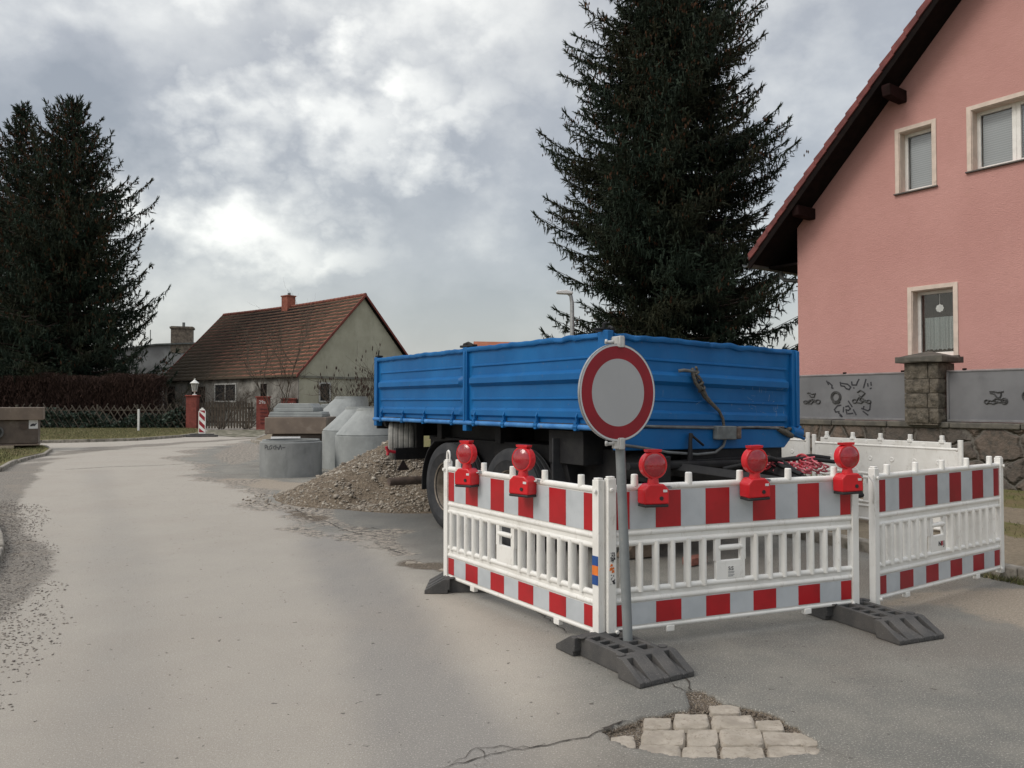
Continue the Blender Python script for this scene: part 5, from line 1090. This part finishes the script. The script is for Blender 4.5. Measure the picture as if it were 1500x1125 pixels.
for yv in (-.24, FL+.04):
    m = MB(); m.prism([(-.03, FZ-.05), (-.03, FZ+.12), (FW/2, FR+.12), (FW+.03, FZ+.12), (FW+.03, FZ-.05), (FW/2, FR-.07)], yv, yv+.05, 'y'); m.build('verge_board', mat('verge_red', (.22, .055, .04), (.14, .04, .03), 3), rf)
m = MB()
for k in range(44): m.tube([(FW/2, -.2+k*.405, FR+.05-.10*math.sin(math.pi*k/44)), (FW/2, -.2+k*.405+.42, FR+.06-.10*math.sin(math.pi*(k+1)/44))], [.12, .10], 8)
m.build('ridge_tiles', mat('ridge_red', (.24, .08, .055), (.15, .055, .04), 2), rf, smooth=50)
def farm_uv_front(px, py): q = PL(px, py, FO, Vector((.656, .755, 0))); d = q-FO; return d.dot(Vector((-.755, .656, 0))), q.z
def farm_uv_gable(px, py): q = PL(px, py, FO, Vector((-.755, .656, 0))); d = q-FO; return d.dot(Vector((.656, .755, 0))), q.z
yc, zc = farm_uv_front(403, 450)
m = MB(); m.box(FW/2-.33, FW/2+.33, 8.2, 8.95, FR-.5, FR+.75); m.box(FW/2-.38, FW/2+.38, 8.15, 9.0, FR+.68, FR+.76); ck = m.build('chimney', mat('chimney_brick', (.34, .12, .08), (.24, .08, .055), 6, .9, bump=.4, bscale=12), rf)
m = MB(); m.tube([(FW/2, 8.5, FR+.7), (FW/2, 8.5, FR+.95)], .11, 10); m.build('flue_pipe', M_zinc, ck, smooth=40)
def fwin(name, axis, a, b, z0, z1, frame=True, dark=M_room, lab=None):
    e = empty(name, (0, 0, 0)); e.parent = FH
    if lab: e['label'] = lab
    m = MB(); g = MB(); t_ = .09
    if axis == 'front':
        x = INS-.05; g.box(x-.02, x-.003, a, b, z0, z1)
        for (p, q, r_, s_) in ((a-t_, a, z0-t_, z1+t_), (b, b+t_, z0-t_, z1+t_), (a, b, z0-t_, z0), (a, b, z1, z1+t_), ): m.box(x-.06, x-.001, p, q, r_, s_)
        m.box(x-.05, x-.021, (a+b)/2-.03, (a+b)/2+.03, z0, z1)
    else:
        g.box(a, b, -.025, -.002, z0, z1)
        for (p, q, r_, s_) in ((a-t_, a, z0-t_, z1+t_), (b, b+t_, z0-t_, z1+t_), (a, b, z0-t_, z0), (a, b, z1, z1+t_)): m.box(p, q, -.06, -.001, r_, s_)
    g.build('pane', mat('farm_glass', (.02, .024, .026), (.03, .032, .035), 3, .08, spec=.5) if dark is M_room else dark, e)
    if frame: m.build('frame', mat('farm_frame', (.55, .55, .52), (.4, .4, .38), 4), e)
    return e
for (x0, x1, yt, yb, fr_) in ((311, 341, 563, 587, True), (377, 386, 562, 592, False), (276, 296, 566, 590, False), (240, 252, 566, 600, False)):
    a, z1 = farm_uv_front(x1, yt); b, z0 = farm_uv_front(x0, yb); fwin('window' if fr_ else 'dark_panel', 'front', a, b, z0, z1, fr_, M_room if fr_ else M_dk)  # unframed ones are plain dark panels, the door among them
a, z1 = farm_uv_gable(468.5, 562); b, z0 = farm_uv_gable(482, 587); fwin('window', 'gable', a, b, z0, z1)
M_ven = mat('vent_stain', (.14, .14, .12), (.11, .11, .1)); 

# ---- grey outbuilding behind, with its own chimney
GB = empty('outbuilding', (-34.6, 68, 0), R(18), 'grey rendered building with slanting top and old brick chimney, between left spruce and farmhouse roof', 'building')
M_gr = mat('grey_render', (.30, .305, .31), (.20, .20, .205), .5, .95, c3=(.09, .09, .09), s3=.6, f3=(.52, .7), bump=.3, bscale=4)
px0 = AT(150, 515, 68); px1 = AT(322, 490, 68)
m = MB(); m.prism([(-4, 0), (12, 0), (12, 4.0), (8.7, 6.9), (3.4, 6.6), (-4, 5.4)], 0, 6, 'y'); m.build('wall', M_gr, GB)
m = MB(); m.prism([(-4.2, 5.36), (3.4, 6.62), (8.6, 6.92), (8.6, 7.05), (3.4, 6.75), (-4.2, 5.5)], -.15, 6.2, 'y'); rr = m.build('roof', M_zinc, GB)
m = MB(); m.box(4.6, 6.4, -.05, 1.3, 6.0, 8.35); m.box(4.5, 6.5, -.12, 1.4, 8.15, 8.3); cc_ = m.build('chimney', mat('pale_brick', (.24, .20, .16), (.12, .10, .085), 5, .95, bump=.5, bscale=8), rr)
m = MB(); m.tube([(5.6, .6, 8.3), (5.6, .6, 8.75)], .12, 8); m.build('flue_pipe', M_zinc, cc_); m = MB(); m.tube([(2.9, .4, 6.6), (2.9, .4, 8.0)], .04, 6); m.build('aerial', M_zinc, rr)

# ---- distant house with orange roof behind the trailer
OH = empty('distant_house', (2.0, 62, 0), R(12), 'far house whose orange tiled roof just shows above the blue trailer', 'house')
m = MB(); m.prism([(0, 0), (7, 0), (7, 4.0), (3.5, 6.5), (0, 4.0)], -5, 5, 'x', Matrix.Translation((0, 0, 0))); m.build('wall', M_ren, OH)
m = MB(); m.prism([(-.4, 3.9), (3.5, 6.62), (7.4, 3.9), (7.4, 4.1), (3.5, 6.85), (-.4, 4.1)], -5.3, 5.3, 'x'); m.build('roof', mat('orange_tiles', (.36, .13, .07), (.28, .10, .055), 1.2, .9, bump=.5, bscale=4), OH)
OH.location = (AT(805, 500, 60).x, 60, -.42)

# ================================================================ GATE, FENCE, BEACON, LAMPS
M_br = mat('red_brick', (.30, .075, .055), (.19, .05, .04), 5, .9, bump=.4, bscale=12)
def brick_mat(name, c1, c2, mo):
    t = MT(name); b = t.n('ShaderNodeTexBrick'); mp = t.n('ShaderNodeMapping'); mp.inputs['Rotation'].default_value = (math.pi/2, 0, 0); t.L.new(t.tc, mp.inputs[0]); t.L.new(mp.outputs[0], b.inputs['Vector'])
    b.inputs['Color1'].default_value = (*c1, 1); b.inputs['Color2'].default_value = (*c2, 1); b.inputs['Mortar'].default_value = (*mo, 1); b.inputs['Scale'].default_value = 4; b.inputs['Mortar Size'].default_value = .012; b.inputs['Brick Width'].default_value = .9; b.inputs['Row Height'].default_value = .3
    t.set(col=t.mix(t.rng(t.noise(5, 5), .4, .7), b.outputs['Color'], tuple(x*.6 for x in c1)), rough=.9); return t.m
M_bk = brick_mat('pillar_brick', (.27, .065, .05), (.22, .055, .045), (.17, .07, .055))
def gpillar(px, Y, w_, h, label, grp='red brick gate pillars'):
    o = empty('gate_pillar', ((px-750)/FPX*Y, Y, 0), R(6), label, 'gate pillar', grp)
    m = MB(); m.box(-w_/2, w_/2, -w_/2, w_/2, 0, h); m.build('shaft', M_bk, o, bevel=.01); m = MB(); m.box(-w_/2-.05, w_/2+.05, -w_/2-.05, w_/2+.05, h, h+.07); m.build('cap', M_br, o, bevel=.01); return o
g1 = gpillar(282.5, 45, .58, 1.92, 'red brick gate pillar with a small white lantern on top')
g2 = gpillar(386, 45.5, .66, 1.85, 'red brick gate pillar with a house number at the right end of the wooden gate'); g3 = gpillar(424, 47, .8, 1.75, 'red brick letterbox pillar standing behind the brown chamber, right of the gate')
text_mesh('house_number', '29a', .27, M_stk, g2, Matrix.Translation((.0, -.345, 1.58))@RX); text_mesh('house_number', '29', .22, M_stk, g3, Matrix.Translation((.2, -.415, 1.45))@RX)
m = MB()
for k in range(5): m.box(-.1, .28, -.352, -.331, .35+k*.2, .42+k*.2)
m.build('letter_slots', mat('slot_red', (.12, .03, .03)), g2)
ln = empty('lantern', (g1.location.x+.1, 45, 1.99), 0, 'small white lantern standing on the left brick gate pillar', 'lantern')
m = MB(); m.lathe([(.13, 0), (.13, .03), (.04, .06), (.035, .16), (.05, .2), (.14, .22), (.15, .25)], 12); m.lathe([(.06, .95), (.02, .90), (.10, .82), (.26, .68), (.24, .66), (.2, .66)], 12)
for k in range(6): a = k*math.tau/6; m.tube([(.13*math.cos(a), .13*math.sin(a), .25), (.20*math.cos(a), .20*math.sin(a), .67)], .012, 4)
m.build('lantern_frame', mat('lantern_white', (.75, .75, .72)), ln, smooth=40); m = MB(); m.lathe([(.115, .25), (.18, .66)], 12); m.build('lantern_glass', mat('lantern_glass', (.35, .35, .33), rough=.2), ln, smooth=40)
M_fw = mat('grey_fence_wood', (.085, .068, .052), (.05, .04, .032), 3, .95, c3=(.15, .125, .10), s3=2)
gt = empty('gate', (g1.location.x+.35, 45.1, 0), 0, 'double wooden picket gate between the two brick pillars', 'gate'); x0 = 0; x1 = g2.location.x-g1.location.x-.75
for a, b in ((0, x1/2-.04), (x1/2+.04, x1)):
    m = MB(); n_ = int((b-a)/.155)
    for k in range(n_): x = a+.02+k*(b-a-.04)/n_; m.box(x, x+.10, -.02, .0, .08, 1.52+random.uniform(-.04, .04)+.10*math.sin(math.pi*k/n_))
    for z in (.4, 1.2): m.box(a, b, .001, .05, z, z+.1)
    m.build('gate_leaf', M_fw, gt)
FX0, FX1 = -38.0, -18.75
ft = empty('lattice_fence', (0, 45.0, 0), 0, 'dark rustic diamond lattice fence in front of the hedge', 'fence')
m = MB(); x = FX0
M_lat = mat('lattice_wood', (.105, .09, .07), (.06, .05, .04), 3, .95)
while x < FX1:
    for sgn in (1, -1):
        xa = x+random.uniform(-.02, .02); h = 1.30+random.uniform(-.12, .10); dx = h*.66
        a = Vector((xa-sgn*dx/2, .02*sgn, .12)); b = Vector((xa+sgn*dx/2, .02*sgn, .12+h)); m.tube([a, b], .030, 5)
    x += .40
m.build('lattice', M_lat, ft)
for z in (.42, 1.12): m = MB(); m.tube([(FX0, .06, z), (FX1, .06, z)], .035, 6); m.build('rail', M_lat, ft)
for k in range(9): m = MB(); x = FX0+.4+k*2.3; m.tube([(x, .10, 0), (x, .10, 1.45)], .05, 7); m.build('post', M_lat, ft)
m = MB(); m.box(-.045, .045, -.045, .045, 0, 1.12); o = m.build('marker_post', mat('white_paint', (.72, .72, .70), (.6, .6, .58), 6), None, bevel=.01); o.location = ((203.5-750)/FPX*40.5, 40.5, .1); tag(o, 'thin white post standing on the grass strip in front of the lattice fence', 'post')
# striped guide beacon
Y = 35.8; be = empty('guide_beacon', ((296.5-750)/FPX*Y, Y, .0), R(8), 'red and white striped guide beacon on a dark foot at the bend of the road', 'beacon')
m = MB(); m.box(-.66, .66, -.22, .22, 0, .09); m.box(-.5, .5, -.16, .16, .09, .14); m.build('foot_plate', M_rub, be, bevel=.02)
m = MB(); m.prism([(-.155, .14), (.155, .14), (.155, 1.15), (.09, 1.27), (-.09, 1.27), (-.155, 1.15)], -.03, .03, 'y'); m.box(-.05, .05, -.02, .02, 1.27, 1.32); m.build('beacon_body', M_wp, be, bevel=.01)
m = MB(); 
for k in range(4):
    z0 = .08+k*.37; cl_ = lambda q: max(.2, min(1.20, q)); pts = [(-.125, cl_(z0+.13)), (.125, cl_(z0-.12)), (.125, cl_(z0+.07)), (-.125, cl_(z0+.32))]
    if pts[3][1]-pts[0][1] < .02 and pts[2][1]-pts[1][1] < .02: continue
    m.prism(pts[::-1], -.0345, -.0315, 'y')
m.build('red_stripes', M_redd, be)
# street lamp
Y = 20.3; sl = empty('street_lamp', (AT(838, 480, Y).x, Y, 0), 0, 'slim grey street lamp with a flat head in front of the big spruce', 'street lamp'); zt3 = AT(838, 430, Y).z
m = MB(); m.tube([(0, 0, 0), (0, 0, 3), (0, 0, zt3-.25), (-.03, 0, zt3-.06), (-.12, 0, zt3+.02)], [.07, .06, .052, .045, .04], 12); m.build('pole', M_steel, sl, smooth=50)
m = MB(); m.prism([(-.42, zt3+.03), (-.38, zt3+.07), (-.15, zt3+.09), (.02, zt3+.04), (.02, zt3-.02), (-.15, zt3-.02), (-.38, zt3-.01)], -.10, .10, 'y'); m.build('lamp_head', mat('lamp_head', (.62, .63, .63), (.55, .55, .55)), sl, bevel=.02)
# ================================================================ TREES AND SHRUBS
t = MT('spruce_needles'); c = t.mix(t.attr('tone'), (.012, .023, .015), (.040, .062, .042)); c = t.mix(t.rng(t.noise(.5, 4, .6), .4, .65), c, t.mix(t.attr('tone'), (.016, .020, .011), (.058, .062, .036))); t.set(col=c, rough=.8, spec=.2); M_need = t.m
t = MT('spruce_cones'); t.set(col=t.mix(t.attr('tone'), (.06, .030, .018), (.15, .082, .050)), rough=.9, spec=.1); M_cone = t.m
M_bark = mat('bark', (.075, .055, .042), (.04, .03, .025), 8, .95, bump=.6, bscale=20)
def spruce(name, label, loc, height, rad_fn, zmin, seed, dens=1.0, tl=.30, cones=.06, conez=.5, upturn=.35, gap=.95):
    r = np.random.default_rng(seed); B = []; cones_p = []; limb = MB()
    z = zmin
    while z < height-.15:
        k = z/height; Rm = rad_fn(z); nb = max(3, int(round((6+2*(1-k))*dens))); a0 = r.uniform(0, 6.28)
        for j in range(nb):
            a = a0+j*math.tau/nb+r.normal(0, .25); Ln = Rm*(.86+.48*mnoise.noise(Vector((math.cos(a)*1.2+seed, math.sin(a)*1.2, z*.55*18/height)))+.26*mnoise.noise(Vector((math.cos(a)*2.5+seed, math.sin(a)*2.5, z*1.6*18/height+9))))*r.uniform(.62, 1.15); Ln = min(Ln, Rm*1.10); zz = z+r.uniform(-.16, .16)
            B.append((a, Ln, zz, k))
        z += (.24+.10*(1-k))*gap
    org = []; dr = []; ln_ = []; tn = []; br = []
    for (a, Ln, zz, k) in B:
        ca, sa = math.cos(a), math.sin(a); rise = r.uniform(-.02, .10)+.55*max(0, k-.7)*3*.5; dr0 = -.30*(1-k)+rise
        def pos(s):  # s 0..1 along branch
            return np.array([ca*Ln*s, sa*Ln*s, zz+Ln*(dr0*s+upturn*(s**3)*.6-.10*math.sin(math.pi*s)*(1-k))])
        pts = [pos(s) for s in (0, .35, .7, 1)]
        if Ln > .5: limb.tube([tuple(p) for p in pts], [.012+.016*Ln, .01+.010*Ln, .012, .006], 4, False)
        ns = max(3, int(Ln/(.125*(tl/.25)**.6/dens)))
        for i in range(ns):
            s = .10+.90*(i+r.uniform(0, .8))/ns; p = pos(min(s, 1)); d = pos(min(1, s+.02))-pos(max(0, s-.02)); d /= np.linalg.norm(d)+1e-9
            side = np.array([-sa, ca, 0]); 
            for sg in (-1, 1):
                SL_ = (.25+.26*Ln*(1-s)**.8*min(1, s*3))*(tl/.25)**.3*r.uniform(.5, 1.2)*min(1, .45+2.5*(1-s))*(.75 if Ln < 1.5 else 1); nt_ = max(1, int(SL_/(.15*(tl/.25)**.7))); bd = d*.75+side*sg*r.uniform(.5, 1.0)+np.array([0, 0, r.uniform(-.25, .08)]); bd /= np.linalg.norm(bd)
                for q in range(nt_):
                    u = (q+r.uniform(0, .9))/nt_; pp = p+bd*SL_*u+np.array([0, 0, -.10*u*SL_])
                    dd = bd+r.normal(0, .35, 3)+np.array([0, 0, -.15]); 
                    if r.uniform() < .5: dd = np.array([r.normal(0, .25), r.normal(0, .25), -1])*1.0
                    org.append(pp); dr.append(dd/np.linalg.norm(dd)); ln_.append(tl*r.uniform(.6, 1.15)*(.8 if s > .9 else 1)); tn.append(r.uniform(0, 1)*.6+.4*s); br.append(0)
            org.append(p); dd = d+r.normal(0, .2, 3); dr.append(dd/np.linalg.norm(dd)); ln_.append(tl*r.uniform(.7, 1.1)); tn.append(s); br.append(0)
            if r.uniform() < cones*(.35+max(0, (k-conez))*3.2): cones_p.append(p+r.normal(0, .10, 3))
        p = pos(1); 
        for _ in range(3): dd = d+np.array([0, 0, .35])+r.normal(0, .28, 3); org.append(p-d*.1); dr.append(dd/np.linalg.norm(dd)); ln_.append(tl*1.05); tn.append(1); br.append(0)
    for _ in range(int(14*dens)): org.append(np.array([0, 0, height-r.uniform(.0, .9)])); dd = np.array([r.normal(0, .5), r.normal(0, .5), 1]); dr.append(dd/np.linalg.norm(dd)); ln_.append(tl*1.1); tn.append(.8); br.append(0)
    org = np.array(org); dr = np.array(dr); ln_ = np.array(ln_); tn = np.array(tn); n = len(org)
    up = np.where(np.abs(dr[:, 2:3]) > .9, np.array([[1., 0, 0]]), np.array([[0, 0, 1.]])); s1 = np.cross(dr, up); s1 /= np.linalg.norm(s1, axis=1)[:, None]; s2 = np.cross(dr, s1)
    # twig template: a tapered brush of needle blades
    K = [(0.0, .10, 0, .55), (0.0, .10, 1.57, .55), (.10, .27, .4, .22), (.22, .25, 2.1, .22), (.34, .22, 3.9, .2), (.46, .20, 5.4, .2), (.6, .16, 1.2, .2)]
    V = []; F = []; TN = []
    for (s0, wd, an, fl) in K:
        an = an+r.uniform(0, 6.28, n); cc = np.cos(an)[:, None]; ss = np.sin(an)[:, None]; lat = s1*cc+s2*ss; lat2 = -s1*ss+s2*cc; Lx = ln_[:, None]
        if fl > .5: a = org-lat*Lx*.10; b = org+lat*Lx*.10; c = org+dr*Lx*1.0
        else: base = org+dr*Lx*s0; a = base-lat2*Lx*.055; b = base+lat2*Lx*.055; c = base+dr*Lx*.38+lat*Lx*wd
        b0 = len(V)*3*n
        V.append(np.stack([a, b, c], 1).reshape(-1, 3))
    V = np.concatenate(V); m_ = len(V)//3; tone = np.tile(tn, len(K))*r.uniform(.7, 1, m_)
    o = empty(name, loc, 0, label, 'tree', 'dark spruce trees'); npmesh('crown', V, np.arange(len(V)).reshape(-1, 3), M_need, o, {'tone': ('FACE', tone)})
    m = MB(); m.tube([(0, 0, -.1), (0, 0, height*.4), (0, 0, height*.8), (0, 0, height)], [height*.018, height*.013, .06, .02], 10); m.build('trunk', M_bark, o, smooth=60)
    limb.build('limbs', M_bark, o)
    if cones_p:
        cp = np.array(cones_p); k = len(cp); rep = 3; cp = np.repeat(cp, rep, 0)+r.normal(0, .05, (k*rep, 3)); kk = len(cp); l = .13*tl/.30; wv = .025*tl/.3
        A = cp; V = []
        for an in (0, 1.05, 2.1):
            an = an+r.uniform(0, 1, kk); lat = np.stack([np.cos(an), np.sin(an), 0*an], 1)*wv
            V.append(np.stack([A-[0, 0, 0]-lat*.3, A-lat-np.array([0, 0, l*.5]), A-np.array([0, 0, l]), A+lat-np.array([0, 0, l*.5])], 1).reshape(-1, 3))
        V = np.concatenate(V); npmesh('cones', V, np.arange(len(V)).reshape(-1, 4), M_cone, o, {'tone': ('FACE', r.uniform(0, 1, len(V)//4))})
    return o
def r1(z): return float(np.interp(z, [0, 2, 5, 8.5, 11, 13.5, 16, 18.3], [3.4, 3.7, 3.75, 3.75, 3.25, 2.45, 1.2, .15]))
spruce('spruce', 'very tall dark spruce behind the trailer, its top cut off by the picture edge', (4.75, 23.5, 0), 18.5, r1, .9, 11, dens=1.5, tl=.25, cones=.28, conez=.30)
def r2(z): return float(np.interp(z, [0, 4, 9, 14, 18, 21, 22.2], [7.6, 7.5, 6.6, 4.8, 3.0, 1.1, .15]))
spruce('spruce', 'broad dark spruce behind the brown hedge, right hand one of the two at the left', (-29.6, 52.5, 0), 21.9, r2, 1.6, 21, dens=.95, tl=.46, cones=.55, conez=.25, upturn=.62, gap=1.3)
def r3(z): return float(np.interp(z, [0, 4, 9, 14, 18, 21, 23], [6.2, 6.0, 5.4, 3.9, 2.4, 1.0, .15]))
spruce('spruce', 'dark spruce at the left picture edge with the thinner pointed top', (-34.9, 55.5, 0), 22.9, r3, 1.6, 31, dens=.95, tl=.46, cones=.5, conez=.25, upturn=.62, gap=1.35)

def shrub_mesh(seed, h, spread, nst, depth=3, r0=.03, thin=.55, twig=.0, curve=.25, up=.5):
    rr = random.Random(seed); m = MB(); tips = []
    def grow(p, d, L_, rad, k):
        pts = [p]; n_ = 4; q = p; dd = d
        for i in range(n_): dd = (dd+Vector((rr.gauss(0, curve), rr.gauss(0, curve), rr.gauss(0, curve*.6)+up*.12))).normalized(); q = q+dd*L_/n_; pts.append(q)
        m.tube(pts, [rad*(1-.16*i) for i in range(n_+1)], 3, False)
        if k == 0: tips.append(pts[-1]); return
        for i in range(rr.randint(3, 4)):
            b = pts[rr.randint(1, n_)]; nd = (dd+Vector((rr.gauss(0, .65), rr.gauss(0, .65), rr.gauss(.1, .4)))).normalized(); grow(b, nd, L_*rr.uniform(.5, .75), rad*thin, k-1)
    for s_ in range(nst):
        a = rr.uniform(0, 6.28); d = Vector((math.cos(a)*spread, math.sin(a)*spread, 1)).normalized(); grow(Vector((math.cos(a)*.15, math.sin(a)*.15, 0)), d, h*rr.uniform(.4, .55), r0, depth)
    return m, tips
M_twig = mat('bare_twigs', (.085, .066, .05), (.055, .045, .036), 6, .95); M_twr = mat('reddish_twigs', (.085, .045, .035), (.05, .03, .026), 4, .95)
def shrub(name, label, loc, h, spread, nst, seed, m=M_twig, depth=3, r0=.035, cat='shrub', grp='bare shrubs in front of the farmhouse', tipm=None, **k):
    mb, tips = shrub_mesh(seed, h, spread, nst, depth, r0, **k); o = empty(name, loc, 0, label, cat, grp); mb.build('branches', m, o)
    if tipm:
        q = MB(); rr = random.Random(seed)
        for t_ in tips:
            if t_.z > h*.45 and rr.random() < .28: q.lathe([(0, 0), (.028, .05), (.032, .12), (0, .22)], 5, Matrix.Translation(t_))
        q.build('seed_heads', tipm, o)['kind'] = 'stuff'
    return o
M_seed = mat('dark_seed_head', (.045, .022, .018), (.03, .02, .015), 8, .95)
shrub('sumac_shrub', 'leafless sumac with dark upright seed heads in front of the pale gable', (AT(516, 600, 43.5).x, 43.5, 0), 4.6, .75, 11, 3, depth=3, r0=.04, tipm=M_seed, up=.9, curve=.18)
shrub('sumac_shrub', 'smaller leafless sumac at the right end of the pale gable, beside the trailer', (AT(556, 600, 44.5).x, 44.5, 0), 4.0, .6, 8, 5, depth=3, r0=.04, tipm=M_seed, up=.9, curve=.18)
shrub('bare_tree', 'thin leafless young tree rising in front of the tiled roof', (AT(395, 600, 42.5).x, 43.6, 0), 7.2, .30, 4, 8, depth=4, r0=.045, cat='tree', up=.9, curve=.16)
shrub('bare_shrub', 'dense brown bare bush hanging over the gate before the farmhouse window', (AT(325, 600, 46).x, 46.0, 0), 4.0, .8, 9, 9, depth=4, r0=.03)
shrub('bare_shrub', 'low bare bush between the gate pillars and the farmhouse wall', (AT(362, 600, 46.4).x, 46.4, 0), 3.2, .8, 8, 10, depth=3, r0=.03)
shrub('bare_shrub', 'small bare bush in front of the whitewashed wall near the letterbox pillar', (AT(412, 600, 45.6).x, 46.2, 0), 3.0, .6, 8, 12, depth=3, r0=.025)
shrub('bare_shrub', 'straggly bare bush between hedge end and left brick pillar', (AT(262, 600, 47).x, 47, 0), 3.2, .6, 9, 14, depth=3, r0=.03)
shrub('bare_tree', 'far leafless tree whose twigs just show above the middle of the trailer', (AT(706, 560, 70).x, 70, 0), 7.3, .35, 6, 18, depth=4, r0=.06, cat='tree')
# hedge: a mass of bare reddish twigs, and dark evergreen undergrowth behind the lattice
r = np.random.default_rng(77); n = 60000
x = r.uniform(-42, -21.3, n); y = r.uniform(46.6, 48.6, n); top = 3.15+.10*np.sin(x*1.3)+.08*np.sin(x*3.1); z = r.uniform(.2, 1, n)**.8*top; a = r.uniform(0, 6.28, n); l = r.uniform(.25, .6, n)
d = np.column_stack([r.normal(0, .35, n), r.normal(0, .35, n), r.uniform(.3, 1, n)]); d /= np.linalg.norm(d, axis=1)[:, None]; w_ = np.column_stack([np.cos(a), np.sin(a), 0*a])*.022; P = np.column_stack([x, y, z])
z_ok = np.minimum(P[:, 2]+d[:, 2]*l, top+.1); tip = P+d*l[:, None]; tip[:, 2] = z_ok
V = np.stack([P-w_, P+w_, tip], 1).reshape(-1, 3); t = MT('hedge_twigs'); t.set(col=t.mix(t.attr('tone'), (.030, .019, .016), (.075, .046, .037)), rough=.95, spec=.1)
he = empty('hedge', (0, 0, 0), 0, 'long leafless reddish brown hedge behind the lattice fence', 'hedge'); npmesh('twigs', V, np.arange(3*n).reshape(-1, 3), t.m, he, {'tone': ('FACE', r.uniform(0, 1, n))})
m = MB()
for k in range(40): xx = -42+k*.52; m.tube([(xx, 47.6, 0), (xx+random.uniform(-.3, .3), 47.6+random.uniform(-.3, .3), 2.7)], [.05, .02], 5)
m.build('stems', M_twig, he)
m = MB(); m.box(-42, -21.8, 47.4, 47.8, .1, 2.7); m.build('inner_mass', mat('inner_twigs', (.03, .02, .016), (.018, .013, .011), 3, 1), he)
n = 60000; x = r.uniform(-40, -18.9, n); y = r.uniform(44.93, 46.5, n); top = .85+.25*np.sin(x*.9)+.2*np.sin(x*2.3+1); z = r.uniform(0, 1, n)**.8*top; P = np.column_stack([x, y, z]); q = r.normal(0, 1, (n, 2, 3)); q /= np.linalg.norm(q, axis=2)[..., None]; q *= r.uniform(.05, .11, n)[:, None, None]
V = np.stack([P-q[:, 0], P+q[:, 1], P+q[:, 0], P-q[:, 1]], 1).reshape(-1, 3); t = MT('undergrowth_leaf'); t.set(col=t.mix(t.attr('tone'), (.012, .024, .016), (.05, .075, .055)), rough=.6, spec=.3)
tag(npmesh('undergrowth', V, np.arange(4*n).reshape(-1, 4), t.m, None, {'tone': ('FACE', r.uniform(0, 1, n))}), 'dark evergreen undergrowth growing through the lattice fence', 'undergrowth', kind='stuff')
# hedge/shrub mass closing the view under the trailer and right of the farmhouse
n = 50000; x = r.uniform(-8, 6, n); y = r.uniform(47, 50, n); top = 2.6+.5*np.sin(x*.8)+.3*np.sin(x*2.1); z = r.uniform(0, 1, n)**.8*top; P = np.column_stack([x, y, z]); q = r.normal(0, 1, (n, 2, 3)); q /= np.linalg.norm(q, axis=2)[..., None]; q *= r.uniform(.08, .18, n)[:, None, None]
V = np.stack([P-q[:, 0], P+q[:, 1], P+q[:, 0], P-q[:, 1]], 1).reshape(-1, 3); tag(npmesh('far_bushes', V, np.arange(4*n).reshape(-1, 4), t.m, None, {'tone': ('FACE', r.uniform(0, 1, n))}), 'dark bushes far behind the trailer', 'bushes', kind='stuff')
